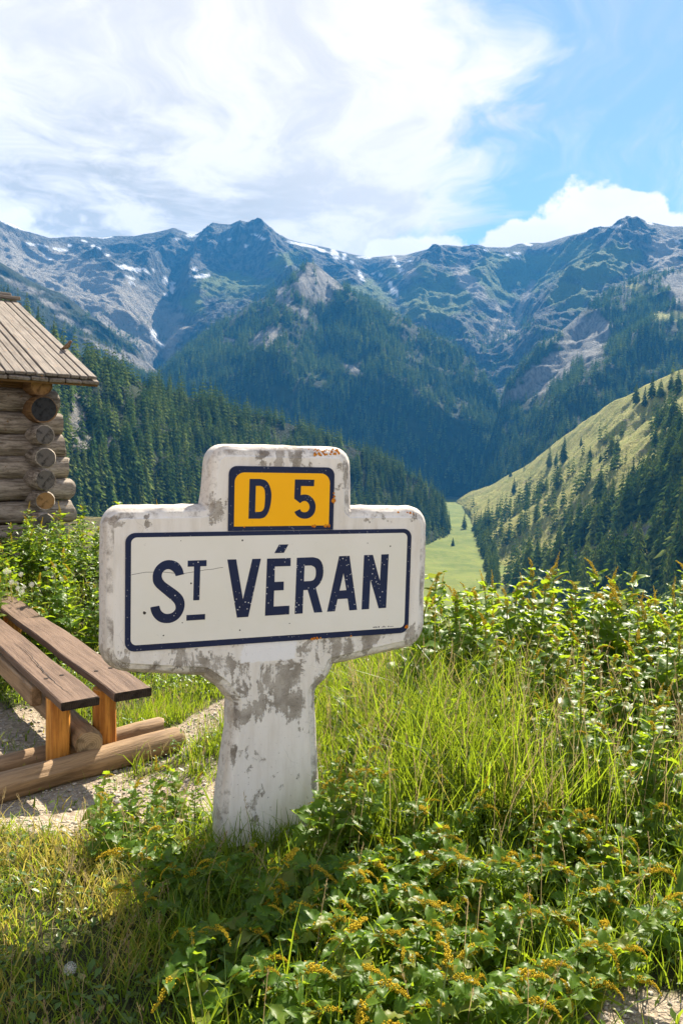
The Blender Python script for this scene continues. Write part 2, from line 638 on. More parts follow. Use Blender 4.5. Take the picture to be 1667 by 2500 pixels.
PL = hill('left_spur', [
    [(-600, 480, 2500), (-200, 560, 2450), (0, 640, 2400), (80, 690, 2350), (160, 722, 2300), (250, 792, 2250), (330, 850, 2200), (390, 912, 2150), (430, 980, 2100), (470, 1060, 2050)],
    [(-600, 900, 1700), (0, 950, 1700), (400, 1020, 1750), (470, 1080, 1800)]], 200, 90, 60, 230, 23, ridged=.8)
P5 = hill('forested_spur', [
    [(300, 1010, 2150), (345, 955, 2180), (385, 915, 2200), (420, 880, 2250), (500, 815, 2350), (600, 752, 2450), (660, 715, 2520), (700, 688, 2570), (735, 655, 2600), (770, 646, 2600), (800, 668, 2580), (850, 708, 2540), (950, 765, 2450), (1080, 828, 2350), (1150, 878, 2280), (1200, 938, 2200), (1228, 1020, 2120), (1243, 1090, 2050), (1270, 1160, 1950)],
    [(300, 1060, 1900), (500, 960, 1850), (700, 900, 1900), (800, 900, 1950), (1000, 980, 1950), (1150, 1040, 1950), (1228, 1110, 1950), (1270, 1190, 1920)],
    [(300, 1240, 1500), (800, 1225, 1650), (1100, 1212, 1850), (1270, 1212, 1880)]], 300, 130, 62, 300, 37, ridged=.75,
    ribs=[([(770, 650), (700, 790), (640, 900)], 55, 40), ([(770, 650), (880, 800), (960, 950)], 40, 50), ([(800, 680), (780, 860)], -45, 40)])
PR = hill('right_forest_slope', [
    [(1150, 1190, 1900), (1200, 1060, 1880), (1216, 1010, 1900), (1242, 925, 2000), (1300, 862, 2150), (1400, 778, 2350), (1480, 712, 2550), (1560, 672, 2700), (1667, 655, 2800), (1900, 620, 2850), (2300, 560, 2900)],
    [(1150, 1205, 1850), (1230, 1100, 1800), (1400, 980, 1800), (1667, 900, 1900), (2300, 850, 1900)],
    [(1150, 1215, 1830), (1230, 1200, 1600), (1400, 1160, 1400), (1667, 1100, 1250), (2300, 1050, 1200)]], 240, 130, 60, 260, 41, ridged=.7,
    ribs=[([(1420, 800), (1350, 900), (1250, 980)], -35, 40), ([(1667, 760), (1500, 920), (1350, 1040)], 50, 40)])
P4 = hill('left_forest_ridge', [
    [(-400, 600, 520), (-100, 722, 580), (80, 805, 640), (150, 840, 665), (200, 872, 690), (300, 915, 730), (400, 952, 780), (500, 977, 830), (600, 1005, 890), (700, 1034, 950), (800, 1072, 1000), (900, 1110, 1040), (1000, 1160, 1080), (1060, 1200, 1110), (1085, 1245, 1110), (1098, 1300, 1085)],
    [(-400, 1000, 430), (80, 1060, 520), (300, 1130, 600), (600, 1180, 780), (900, 1235, 950), (1060, 1285, 1040), (1098, 1310, 1075)],
    floor_row([(-400, 1700), (80, 1560), (300, 1500), (600, 1440), (900, 1385), (1040, 1345), (1070, 1330), (1098, 1318)])],
    240, 120, 16, 95, 53, back=(300, .6), ridged=.6)
P3 = hill('right_grass_slope', [
    [(1112, 1222, 1800), (1150, 1200, 1740), (1200, 1182, 1640), (1280, 1140, 1480), (1350, 1086, 1350), (1420, 1032, 1230), (1500, 975, 1130), (1580, 938, 1050), (1667, 902, 980), (1950, 770, 820), (2400, 640, 700)],
    [(1112, 1230, 1720), (1150, 1245, 1360), (1200, 1275, 1060), (1280, 1260, 930), (1420, 1230, 780), (1667, 1180, 610), (1950, 1150, 490), (2400, 1100, 420)],
    floor_row([(1112, 1236), (1130, 1250), (1150, 1292), (1170, 1350), (1190, 1420), (1250, 1500), (1400, 1600), (1667, 1740), (1950, 1850), (2400, 2000)])],
    300, 150, 30, 95, 61, back=(350, .75), ridged=.45)


def masks6():
    px, py, _ = project(P6)
    snow = np.zeros(px.shape)
    X, Y = P6[..., 0], P6[..., 1]
    w = (fbm(px / 13, py / 6, 4, 77) - .5)
    spots = [(30, 548, 34, 4, .45), (75, 595, 12, 3, .3), (105, 600, 14, 3, .2), (150, 609, 20, 3.5, .2), (92, 562, 14, 3, .6), (250, 578, 25, 3, 0), (225, 600, 6, 4, 0), (170, 598, 5, 4, 0),
             (315, 655, 24, 5, .2), (357, 662, 9, 4, .6), (375, 660, 5, 3, 0), (403, 685, 6, 16, -.1), (420, 702, 6, 14, .3), (405, 718, 8, 3, .2), (430, 583, 10, 3, -.2), (466, 574, 14, 5, 0), (478, 657, 8, 3, 0), (496, 673, 16, 5, -.1), (480, 676, 10, 3, 0), (465, 673, 4, 3, 0),
             (375, 815, 8, 14, -.3), (388, 838, 12, 5, .4), (315, 676, 10, 2.5, .3), (320, 690, 7, 3, .3), (675, 622, 4, 3, 0), (740, 597, 40, 3, .2), (785, 610, 12, 4, .3), (818, 619, 8, 11, -.6), (840, 628, 4, 9, 0), (890, 628, 18, 3, .1), (905, 628, 5, 2, 0),
             (973, 648, 5, 16, -1.0), (955, 700, 5, 20, -.5), (968, 715, 4, 12, -.5), (1000, 637, 8, 2.5, 0), (882, 675, 4, 14, -.8), (910, 668, 4, 4, 0), (928, 670, 5, 4, .4), (1185, 610, 8, 2.5, 0), (1262, 617, 10, 3, .2), (1260, 628, 10, 2.5, 0), (1238, 621, 7, 2.5, 0), (1290, 596, 14, 3, .2), (1505, 551, 13, 4, -.2), (1585, 543, 9, 3, .4), (1655, 590, 7, 3, .3), (560, 583, 5, 3, 0), (600, 600, 4, 3, 0),
             (240, 605, 4, 3, 0), (262, 622, 6, 2.5, .2), (205, 588, 8, 2.5, .3), (640, 580, 20, 2.5, .4), (860, 640, 5, 3, .4), (120, 630, 10, 3, .6), (20, 655, 8, 3, .4), (700, 650, 5, 2.5, .2)]
    for (sx, sy, ax, ay, sl_) in spots:
        ddx, ddy = px - sx, py - sy - sl_ * (px - sx)
        if abs(sl_) > .45 and ay > ax:
            ddx, ddy = px - sx - sl_ * -1 * (py - sy) * .5, py - sy
        snow = np.maximum(snow, 1.35 - np.hypot(ddx / ax, ddy / ay) + w * 1.6)
    snow = sstep(snow, .15, .45)
    # green alpine turf low in the cirques
    turf = np.zeros(px.shape)
    for (sx, sy, ax, ay) in [(600, 700, 90, 40), (540, 690, 70, 30), (1320, 640, 70, 30), (1290, 680, 60, 40), (1060, 740, 130, 60), (900, 720, 90, 40), (1440, 640, 90, 60), (1180, 690, 120, 60), (470, 740, 30, 30), (1500, 620, 60, 40), (1240, 640, 110, 25), (700, 640, 70, 25), (1000, 660, 70, 30), (1380, 720, 70, 40)]:
        turf = np.maximum(turf, 1.2 - np.hypot((px - sx) / ax, (py - sy) / ay) + (fbm(px / 30, py / 18, 4, 5) - .5) * 1.5)
    turf = sstep(turf, .0, .7)
    # pale scree fans
    scree = np.zeros(px.shape)
    def along(line, w0):
        ln = np.array(line, float)
        dm = np.full(px.shape, 1e9)
        for a_, b_ in zip(ln[:-1], ln[1:]):
            ab = b_ - a_
            tt = np.clip(((px - a_[0]) * ab[0] + (py - a_[1]) * ab[1]) / (ab @ ab), 0, 1)
            dm = np.minimum(dm, np.hypot(px - a_[0] - tt * ab[0], py - a_[1] - tt * ab[1]))
        return 1 - dm / w0
    for ln, w0 in [([(0, 610), (150, 690), (280, 770), (380, 830)], 65), ([(130, 640), (260, 700), (400, 790)], 60), ([(400, 790), (410, 860)], 28), ([(1300, 690), (1265, 760), (1260, 800), (1215, 830)], 9), ([(1215, 745), (1220, 770), (1190, 810)], 8), ([(1620, 600), (1640, 690)], 45), ([(1120, 660), (1170, 720)], 25), ([(955, 620), (1000, 660)], 30)]:
        scree = np.maximum(scree, along(ln, w0) + (fbm(px / 22, py / 10, 4, 8) - .5) * 1.1)
    scree = sstep(scree, 0, .5)
    return {'snow': snow, 'turf': turf, 'scree': scree}


def m_mountain(k):
    co = k.coord('Object')
    n = k.noise(co, .012, 8, .65)
    n2 = k.noise(k.mapping(co, (1, 1, .35)), .05, 7, .65)
    rock = k.mix(k.smooth(n2, .42, .60), (.030, .035, .036), (.135, .132, .122))
    rock = k.mix(k.smooth(n, .5, .72), rock, (.050, .062, .032))
    turf = k.mix(k.noise(co, .03, 6, .6), (.065, .10, .022), (.15, .19, .05))
    scree = k.mix(k.noise(co, .06, 6, .65), (.20, .185, .16), (.40, .365, .31))
    c = k.mix(k.attr('turf'), rock, turf)
    c = k.mix(k.attr('scree'), c, scree)
    c = k.mix(k.attr('snow'), c, (.85, .87, .9))
    h = k.math('ADD', k.math('MULTIPLY', n2, 1.0), k.noise(co, .11, 5, .6))
    return bsdf(k, c, .9, k.bump(h, 1.0, 26), .1)


hill_object('mountain_range', 'rocky blue mountain range with snow patches along its crest', P6, material('mountain_rock', m_mountain), masks6())


def region(P, blobs, seed, sc=1.0, am=1.2):
    px, py, _ = project(P)
    m = np.full(px.shape, -9.0)
    for (sx, sy, ax, ay, sl_) in blobs:
        m = np.maximum(m, 1.1 - np.hypot((px - sx) / ax, (py - sy - sl_ * (px - sx)) / ay))
    return sstep(m + (fbm(px / (18 * sc), py / (12 * sc), 5, seed) - .5) * am, .1, .5)


def m_hill(k):
    co = k.coord('Object')
    n = k.noise(co, .03, 6, .6)
    under = k.mix(k.smooth(n, .35, .65), (.010, .016, .007), (.028, .040, .014))
    n2 = k.noise(k.mapping(co, (1, 1, .4)), .09, 7, .65)
    rock = k.mix(k.smooth(n2, .3, .7), (.085, .085, .08), (.26, .245, .22))
    g1 = k.noise(co, .035, 6, .62)
    g2 = k.noise(k.mapping(co, (1, 1, 3.5)), .09, 6, .65)
    grass = k.mix(k.smooth(g1, .35, .65), (.20, .215, .045), (.32, .30, .08))
    grass = k.mix(k.smooth(g2, .52, .72), grass, (.30, .25, .14))
    c = k.mix(k.attr('grass'), under, grass)
    c = k.mix(k.attr('rock'), c, rock)
    h = k.math('ADD', n2, k.noise(co, .3, 4, .6))
    return bsdf(k, c, .92, k.bump(h, .9, 6), .1)


HILLMAT = material('hill_ground', m_hill)
rock5 = region(P5, [(775, 690, 75, 55, .1), (690, 720, 30, 30, 0), (655, 820, 45, 28, -.2), (620, 845, 20, 15, 0), (860, 900, 50, 9, .5), (900, 690, 10, 20, 0), (735, 760, 30, 12, .3), (560, 830, 25, 10, 0)], 5)
rockL = region(PL, [(330, 880, 60, 22, .45), (60, 700, 60, 12, .4), (180, 790, 60, 10, .5), (250, 850, 60, 10, .5), (120, 740, 40, 10, .5)], 6)
rockR = region(PR, [(1425, 830, 85, 75, -.2), (1340, 905, 110, 48, -.62), (1265, 958, 60, 24, -.5), (1470, 800, 20, 30, 0), (1650, 690, 40, 30, 0), (1660, 720, 30, 30, 0)], 7, 1, .8)
rock4 = region(P4, [(190, 1010, 22, 90, .8), (215, 1090, 40, 30, .2), (270, 1090, 22, 22, 0), (320, 1130, 24, 18, 0)], 8, .6, 1.6)
rock3 = region(P3, [(1370, 1370, 60, 28, -.2), (1450, 1380, 50, 20, -.3), (1560, 1300, 50, 14, -.3)], 9)
Z_ = lambda P: np.zeros(P.shape[:2])
gR = region(PR, [(1640, 770, 60, 14, 0), (1560, 700, 30, 10, 0)], 3)
hill_object('left_spur', 'dark rocky spur below the scree slope', PL, HILLMAT, {'rock': rockL, 'grass': Z_(PL)})
hill_object('forested_spur', 'forested pyramid peak with rocky top before the range', P5, HILLMAT, {'rock': rock5, 'grass': Z_(P5)})
hill_object('right_forest_slope', 'forested mountain side with a bare landslide scar', PR, HILLMAT, {'rock': rockR, 'grass': gR})
hill_object('left_forest_ridge', 'steep ridge covered with dark conifer forest', P4, HILLMAT, {'rock': rock4, 'grass': Z_(P4)})
hill_object('right_grass_slope', 'sunny grass slope with scattered conifers', P3, HILLMAT, {'rock': rock3, 'grass': Z_(P3) + 1})

# river on the valley floor
rv = [at_z(px, py, FLOOR + 2.2) for px, py in [(1138, 1176), (1142, 1186), (1150, 1196), (1152, 1206), (1147, 1216), (1144, 1228)]]
rvv, rvq = [], []
for i, p in enumerate(rv):
    w_ = 9.0
    rvv += [p + np.array([-w_, 0, 0]), p + np.array([w_, 0, 0])]
    if i:
        rvq.append([2 * i - 2, 2 * i - 1, 2 * i + 1, 2 * i])
rme = np_mesh('river', np.array(rvv), quads=np.array(rvq))
tag(link('river', rme, None, material('river_water', lambda k: bsdf(k, k.mix(k.smooth(k.noise(k.coord(), .25, 5, .7), .4, .6), (.10, .14, .15), (.65, .68, .68)), .25, None, .5))), 'pale mountain stream', kind='structure')


# ------------------------------------------------------------------ conifers
def m_needles(k):
    rn = k.rand()
    co = k.coord('Object')
    n = k.noise(co, 6.0, 3, .6)
    c = k.mix(rn, (.016, .038, .009), (.055, .092, .016))
    c = k.mix(k.smooth(n, .35, .7), c, k.mix(rn, (.055, .10, .028), (.15, .185, .042)))
    c = k.mix(k.smooth(rn, .72, .98), c, (.125, .155, .040))
    d = k.node('ShaderNodeBsdfDiffuse')
    k.put(d.inputs[0], c)
    t = k.node('ShaderNodeBsdfTranslucent')
    k.put(t.inputs[0], k.mix(1.0, c, (1.3, 1.4, .7), 'MULTIPLY'))
    mx = k.node('ShaderNodeMixShader')
    mx.inputs[0].default_value = .22
    k.l.new(d.outputs[0], mx.inputs[1])
    k.l.new(t.outputs[0], mx.inputs[2])
    return mx.outputs[0]


NEEDLE = material('conifer_needles', m_needles)
BARK = material('conifer_bark', lambda k: bsdf(k, (.10, .075, .055), .95, None, .1))


def conifer_crown(seed, tiers, per, width, roundness, base=.10):
    """unit-height crown: many drooping boughs, each a bent pair of triangles"""
    rg = random.Random(seed)
    V, T = [], []
    for i in range(tiers):
        t = i / (tiers - 1)
        z0 = base + (1 - base) * t
        prof = (1 - t) ** (roundness) * (0.55 + 0.45 * min(1, t * 6 + .35))
        r = width * prof + .012
        n = max(4, int(per * (.55 + .45 * (1 - t))))
        ph = rg.random() * 6.28
        for j in range(n):
            a = ph + 6.283 * j / n + rg.uniform(-.3, .3)
            L = r * rg.uniform(.6, 1.18)
            if rg.random() < .06:
                continue
            droop = rg.uniform(.25, .6) * L + .01
            w = max(.018, L * rg.uniform(.42, .7))
            ca, sa = math.cos(a), math.sin(a)
            zz = z0 + rg.uniform(-.02, .02)
            lift = rg.uniform(0.01, .045) * (1 - t)
            b = len(V)
            V += [(0.02 * ca, 0.02 * sa, zz + .03),
                  (ca * L * .55 - sa * w * .5, sa * L * .55 + ca * w * .5, zz - droop * .5),
                  (ca * L * .6, sa * L * .6, zz + lift - droop * .22),
                  (ca * L * .55 + sa * w * .5, sa * L * .55 - ca * w * .5, zz - droop * .5),
                  (ca * L, sa * L, zz - droop)]
            T += [(b, b + 1, b + 2), (b, b + 2, b + 3), (b + 1, b + 4, b + 2), (b + 2, b + 4, b + 3)]
    b = len(V)
    V += [(0, 0, 1.04), (.012, 0, .93), (-.006, .01, .93), (-.006, -.01, .93)]
    T += [(b, b + 1, b + 2), (b, b + 2, b + 3), (b, b + 3, b + 1)]
    return np.array(V), np.array(T)


CROWNS = []
for s_, (ti, pe, wd, rd) in enumerate([(15, 10, .22, .85), (14, 10, .26, .95), (16, 10, .20, .75), (13, 11, .28, .8), (15, 10, .23, .62), (13, 10, .30, .85)]):
    V_, T_ = conifer_crown(s_ + 3, ti, pe, wd, rd)
    me = np_mesh('crown', V_, T_, smooth=False)
    me.materials.append(NEEDLE)
    CROWNS.append(me)
tb = MB()
tb.tube([(0, 0, -.12), (0, 0, .1), (0, 0, .5), (0, 0, .95)], [.017, .013, .008, .002], 6)
TRUNK = tb.mesh('trunk')
TRUNK.materials.append(BARK)
# light versions for the far wood
proto_col = bpy.data.collections.new('far_wood_shapes')
for s_, (ti, pe, wd, rd) in enumerate([(9, 7, .19, .85), (8, 7, .23, .9), (9, 7, .16, .7), (8, 8, .25, .75)]):
    V_, T_ = conifer_crown(s_ + 40, ti, pe, wd, rd, .04)
    me = np_mesh('far_crown', V_, T_, smooth=False)
    me.materials.append(NEEDLE)
    proto_col.objects.link(bpy.data.objects.new('far_crown', me))


def sample_hill(P, n, dens, rg):
    """random points on a hill sheet, thinned by a density grid"""
    A, B, C_ = P[:-1, :-1], P[:-1, 1:], P[1:, :-1]
    ar = np.linalg.norm(np.cross(B - A, C_ - A), axis=-1)
    dq = (dens[:-1, :-1] + dens[1:, 1:]) * .5
    w = (ar * dq)
    w[:3] *= 0.35
    w = w.ravel() / w.sum()
    idx = rg.choice(len(w), n, p=w)
    u, v = rg.random((2, n))
    iy, ix = np.unravel_index(idx, ar.shape)
    a, b, c, d = P[iy, ix], P[iy, ix + 1], P[iy + 1, ix], P[iy + 1, ix + 1]
    u, v = u[:, None], v[:, None]
    return a * (1 - u) * (1 - v) + b * u * (1 - v) + c * (1 - u) * v + d * u * v


def inframe(P, mar=260):
    px, py, _ = project(P)
    return ((px > -mar) & (px < 1667 + mar)).astype(float)


def crest_y(P):
    px, py, _ = project(P[2])
    return px, py


px5, py5, _ = project(P5)
d5 = np.clip(1 - rock5 * 1.3, 0.02, 1) * (.12 + .88 * sstep(fbm(px5 / 36, py5 / 28, 4, 91), .40, .53)) * np.clip((py5 - 640) / 50, .05, 1)
pxL, pyL, _ = project(PL)
dL = np.clip(1 - rockL * 1.5, 0, 1) * sstep(fbm(pxL / 40, pyL / 25, 4, 92), .45, .6) * sstep(pyL, 690, 860) * inframe(PL)
pxR, pyR, _ = project(PR)
dR = np.clip(1 - rockR * 1.5, 0.0, 1) * np.clip(1 - gR, 0, 1) * (.14 + .86 * sstep(fbm(pxR / 40, pyR / 28, 4, 93), .40, .53)) * inframe(PR, 400)
px6, py6, _ = project(P6)
d6 = sstep(py6 + 60 * (fbm(px6 / 40, py6 / 40, 4, 94) - .5), 740, 850) * sstep(fbm(px6 / 28, py6 / 18, 4, 95), .42, .56) * inframe(P6) * (.15 + .85 * sstep(np.abs(px6 - 420), 40, 110))
px4, py4, _ = project(P4)
d4 = np.clip(1 - rock4 * 1.15, 0.03, 1) * (.10 + .90 * sstep(fbm(px4 / 48, py4 / 40, 4, 96), .40, .54)) * inframe(P4, 300)
px3, py3, _ = project(P3)
cpx, cpy = crest_y(P3)
below = py3 - np.interp(px3, cpx, cpy)
strip = 70 + 55 * sstep(px3, 1180, 1450)
stripe = fbm((px3 + py3 * 1.4) / 60, (py3 * 1.0 + px3 * .62) / 26, 4, 97)
d3 = sstep(below + (stripe - .5) * 150, strip - 20, strip + 110) * np.clip(sstep(stripe, .44, .56) + sstep(py3, 1330, 1420) * sstep(px3, 1330, 1450), 0, 1) * np.clip(1 - rock3, 0.1, 1) * inframe(P3, 200)
d3 = d3 + .26 * sstep(stripe, .46, .58) + .35 * sstep(px3, 1530, 1640) * sstep(fbm(px3 / 25, py3 / 25, 3, 55), .48, .6)
d3[:2] = 0
d3 = d3 + sstep(px3, 1560, 1667) * sstep(below, 60, 160) * .8

forest_pts, forest_h = [], []
near_pts, near_h, near_src = [], [], []
for P_, d__, n__, h0, h1, src in [(P5, d5, 11500, 15, 32, 0), (PL, dL, 2200, 11, 20, 0), (PR, dR, 9500, 15, 32, 0), (P6, d6, 4800, 12, 24, 0), (P4, d4, 7600, 12, 26, 4), (P3, d3, 1700, 14, 30, 3)]:
    pts = sample_hill(P_, n__, d__, RNG)
    hh = RNG.uniform(h0, h1, n__) * (1 + .55 * sstep(-np.hypot(pts[:, 0], pts[:, 1]), -760, -420) * (src == 3)) * (0.75 + .45 * fbm(pts[:, 0] / 90, pts[:, 1] / 90, 3, 71))
    if src:
        near_pts.append(pts)
        near_h.append(hh)
        near_src.append(np.full(n__, src))
    else:
        forest_pts.append(pts)
        forest_h.append(hh)
near_pts, near_h, near_src = np.concatenate(near_pts), np.concatenate(near_h), np.concatenate(near_src)
# woods standing on the valley floor beside the meadow
vp = []
for px, py in zip(RNG.uniform(1060, 1215, 2600), RNG.uniform(1160, 1440, 2600)):
    left = np.interp(py, [1160, 1200, 1230, 1320, 1350, 1440], [1060, 1115, 1100, 1085, 1050, 1030])
    right = np.interp(py, [1160, 1190, 1200, 1230, 1300, 1380, 1440], [1120, 1122, 1150, 1152, 1168, 1184, 1196])
    if (py < 1192 and RNG.random() < .2) or (px > right and px < right + 30):
        q = at_z(px, py, FLOOR)
        vp.append((q[0], q[1], FLOOR - .5))
vp = np.array(vp)
vh = RNG.uniform(12, 20, len(vp))
near_pts = np.concatenate([near_pts, vp])
near_h = np.concatenate([near_h, vh])
near_src = np.concatenate([near_src, np.full(len(vp), 5)])

# lone trees one can point to on the open grass: (px, base py, height in px)
lone = [(1342, 1140, 52), (1377, 1130, 66), (1356, 1138, 34), (1490, 1112, 62), (1503, 1108, 50), (1417, 1088, 26), (1552, 985, 52), (1590, 975, 62), (1575, 990, 50), (1610, 968, 48), (1622, 1035, 78), (1643, 1045, 98), (1602, 1030, 40), (1440, 1120, 30), (1465, 1128, 26), (1245, 1165, 24), (1330, 1198, 36), (1255, 1205, 40), (1285, 1200, 30), (1655, 960, 60), (1638, 950, 44), (1660, 1150, 120), (1640, 1125, 105), (1600, 1090, 60)]
lone_m = [(1133, 1292, 42), (1105, 1333, 22), (1146, 1262, 24)]
flat3 = P3[2:].reshape(-1, 3)
fpx, fpy, fdz = project(flat3)
lone_pts = []
for (px, py, hp) in lone:
    i = np.argmin((fpx - px) ** 2 + (fpy - py) ** 2)
    lone_pts.append((flat3[i], hp / F_PX * fdz[i]))
for (px, py, hp) in lone_m:
    q = at_z(px, py, FLOOR)
    lone_pts.append((q, hp / F_PX * q[1]))

# which of the near trees show largest (and are not hidden by the sign, the hut or the plants)
bpx, bpy_, bdz = project(near_pts)
tpx, tpy, _ = project(near_pts + np.stack([0 * near_h, 0 * near_h, near_h], -1))
size = bpy_ - tpy
vis = (bpx > 5) & (bpx < 1660) & (tpy < np.interp(bpx, [0, 240, 260, 1020, 1040, 1100, 1300, 1667], [1230, 1270, 1230, 1230, 1400, 1400, 1420, 1450]))
vis &= ~((bpx < 160) & (tpy > 880)) & ~((bpx < 60) & (tpy > 700))
vis &= ~((bpx > 495) & (bpx < 850) & (tpy > 1085)) & ~((bpx > 245) & (bpx < 1035) & (tpy > 1235))
order = np.argsort(-np.where(vis, size, 0))
chosen = order[:270]
restmask = np.ones(len(near_h), bool)
restmask[chosen] = False
forest_pts.append(near_pts[restmask])
forest_h.append(near_h[restmask])


def conifer(p, h, label, group, rg):
    t = empty('conifer_tree', p, rg.uniform(0, 6.28))
    t.scale = (h * rg.uniform(.9, 1.25), h * rg.uniform(.9, 1.25), h)
    tag(t, label, 'tree', group)
    link('trunk', TRUNK, t)
    link('crown', rg.choice(CROWNS), t)
    return t


rg = random.Random(5)
for i in chosen:
    s_ = near_src[i]
    if s_ == 4:
        lb, gp = 'dark conifer in the wood on the steep ridge beside the log hut', 'large conifers on the left ridge'
    elif s_ == 3:
        lb, gp = 'dark conifer among the wooded lower part of the grass slope', 'large conifers on the right slope'
    else:
        lb, gp = 'conifer in the row along the edge of the valley meadow', 'conifers beside the meadow'
    conifer(near_pts[i] - np.array([0, 0, .3]), near_h[i], lb, gp, rg)
for n_, (p, h) in enumerate(lone_pts):
    if n_ >= len(lone):
        conifer(p - np.array([0, 0, .3]), h, 'lone conifer standing out on the bright valley meadow', 'lone conifers on the meadow', rg)
    else:
        conifer(p - np.array([0, 0, .5]), h, 'conifer standing apart on the open sunny grass slope', 'lone conifers on the grass slope', rg)

# the far wood: one mass of trees
fp, fh = np.concatenate(forest_pts), np.concatenate(forest_h)
fme = bpy.data.meshes.new('far_forest')
fme.vertices.add(len(fp))
fme.vertices.foreach_set('co', (fp - np.array([0, 0, .4])).astype(np.float32).ravel())
a_ = fme.attributes.new('tall', 'FLOAT', 'POINT')
a_.data.foreach_set('value', fh.astype(np.float32))
a_ = fme.attributes.new('turn', 'FLOAT', 'POINT')
a_.data.foreach_set('value', RNG.uniform(0, 6.28, len(fp)).astype(np.float32))
far = link('far_forest', fme)
tag(far, 'dense conifer forest covering the mountain sides', 'forest', kind='stuff')
ng = bpy.data.node_groups.new('plant_forest', 'GeometryNodeTree')
ng.interface.new_socket('Geometry', in_out='INPUT', socket_type='NodeSocketGeometry')
ng.interface.new_socket('Geometry', in_out='OUTPUT', socket_type='NodeSocketGeometry')
N = ng.nodes
gi, go = N.new('NodeGroupInput'), N.new('NodeGroupOutput')
iop = N.new('GeometryNodeInstanceOnPoints')
ci = N.new('GeometryNodeCollectionInfo')
ci.inputs['Collection'].default_value = proto_col
ci.inputs['Separate Children'].default_value = True
ci.inputs['Reset Children'].default_value = True
na = N.new('GeometryNodeInputNamedAttribute')
na.data_type = 'FLOAT'
na.inputs['Name'].default_value = 'tall'
nb = N.new('GeometryNodeInputNamedAttribute')
nb.data_type = 'FLOAT'
nb.inputs['Name'].default_value = 'turn'
cx_ = N.new('ShaderNodeCombineXYZ')
L_ = ng.links.new
L_(nb.outputs[0], cx_.inputs[2])
L_(gi.outputs[0], iop.inputs['Points'])
L_(ci.outputs[0], iop.inputs['Instance'])
iop.inputs['Pick Instance'].default_value = True
L_(na.outputs[0], iop.inputs['Scale'])
L_(cx_.outputs[0], iop.inputs['Rotation'])
L_(iop.outputs[0], go.inputs[0])
md = far.modifiers.new('plant', 'NODES')
md.node_group = ng

# ------------------------------------------------------------------ haze
hb = MB()
hb.box((0, 2600, 610), 10400, 6000, 1500)
haze = bpy.data.objects.new('haze', hb.mesh('haze'))
COL.objects.link(haze)
hm = bpy.data.materials.new('mountain_air')
hm.use_nodes = True
hm.node_tree.nodes.clear()
k = NT(hm.node_tree)
pv = k.node('ShaderNodeVolumePrincipled')
pv.inputs['Color'].default_value = (.06, .37, .90, 1)
pv.inputs['Density'].default_value = 1.0e-4
pv.inputs['Anisotropy'].default_value = 0.0
ho = k.node('ShaderNodeOutputMaterial')
k.l.new(pv.outputs[0], ho.inputs['Volume'])
haze.data.materials.append(hm)
tag(haze, 'blue mountain haze filling the valley air', 'haze', kind='stuff')


# ------------------------------------------------------------------ wood and other object materials
def wood(name, dark, light, grain=(1.5, 22, 22), crack=.35, rough=.75, spots=None, seed=0.0, tint=.25):
    def b(k):
        co = k.coord('Object')
        off = k.vmath('ADD', co, k.comb(k.math('MULTIPLY', k.rand(), 37.0), k.math('MULTIPLY', k.rand(), 11.0), seed))
        g = k.mapping(off, grain)
        n = k.noise(g, 2.2, 7, .62, .35)
        n2 = k.noise(g, 9.0, 5, .6)
        c = k.mix(k.smooth(n, .3, .7), dark, light)
        c = k.mix(k.math('MULTIPLY', k.smooth(n2, .52, .75), crack), c, tuple(x * .22 for x in dark))
        big = k.noise(off, 3.0, 4, .6)
        c = k.mix(k.math('MULTIPLY', k.smooth(big, .4, .7), tint), c, tuple(min(1, x * 1.5) for x in light))
        if spots:
            c = k.mix(k.smooth(k.noise(off, 26, 5, .7), .60, .70), c, spots)
        h = k.math('ADD', n, k.math('MULTIPLY', n2, .8))
        return bsdf(k, c, rough, k.bump(h, .6, .006), .25)
    return material(name, b)


def end_grain(name, dark, light):
    def b(k):
        co = k.coord('Object')
        x, y, z = k.sep(k.vmath('ADD', co, k.vmath('MULTIPLY', k.noise(co, 9, 3, .5, 0, True), (.012, .012, .012))))
        r = k.math('SQRT', k.math('ADD', k.math('MULTIPLY', y, y), k.math('MULTIPLY', z, z)))
        ring = k.math('SINE', k.math('MULTIPLY', r, 620.0))
        c = k.mix(k.math('MULTIPLY_ADD', ring, .25, .5), dark, light)
        c = k.mix(k.smooth(k.noise(co, 22, 6, .65), .45, .7), c, tuple(q * .5 for q in dark))
        return bsdf(k, c, .85, k.bump(k.noise(co, 60, 4), .5, .004), .15)
    return material(name, b)


W_BOARD = wood('weathered_roof_board', (.108, .09, .073), (.255, .218, .182), (1.2, 26, 26), .65, .8, (.34, .17, .06))
W_LOG = wood('weathered_grey_log', (.095, .072, .05), (.42, .36, .295), (2.6, 18, 18), .95, .85, (.20, .11, .045))
W_LOGB = wood('brown_eave_log', (.10, .052, .022), (.26, .15, .065), (1.6, 16, 16), .5, .8)
E_LOG = end_grain('log_end_grain', (.06, .052, .045), (.19, .165, .14))
E_DARK = end_grain('blackish_log_end', (.022, .022, .024), (.05, .05, .052))  # near-black end grain, used on one thick side log
E_ORNG = end_grain('orange_log_end', (.24, .13, .05), (.42, .25, .11))
W_PLANK = wood('brown_bench_plank', (.082, .048, .031), (.170, .110, .074), (1.0, 26, 26), .45, .62)
W_LEG = wood('orange_bench_leg', (.26, .085, .014), (.64, .29, .055), (1.2, 16, 16), .6, .55)
W_POLE = wood('tan_base_log', (.14, .085, .045), (.34, .225, .125), (1.2, 15, 15), .5, .75)
E_POLE = end_grain('tan_log_end', (.24, .17, .10), (.42, .32, .20))
E_PLANK = end_grain('dark_plank_end', (.020, .016, .014), (.05, .038, .03))
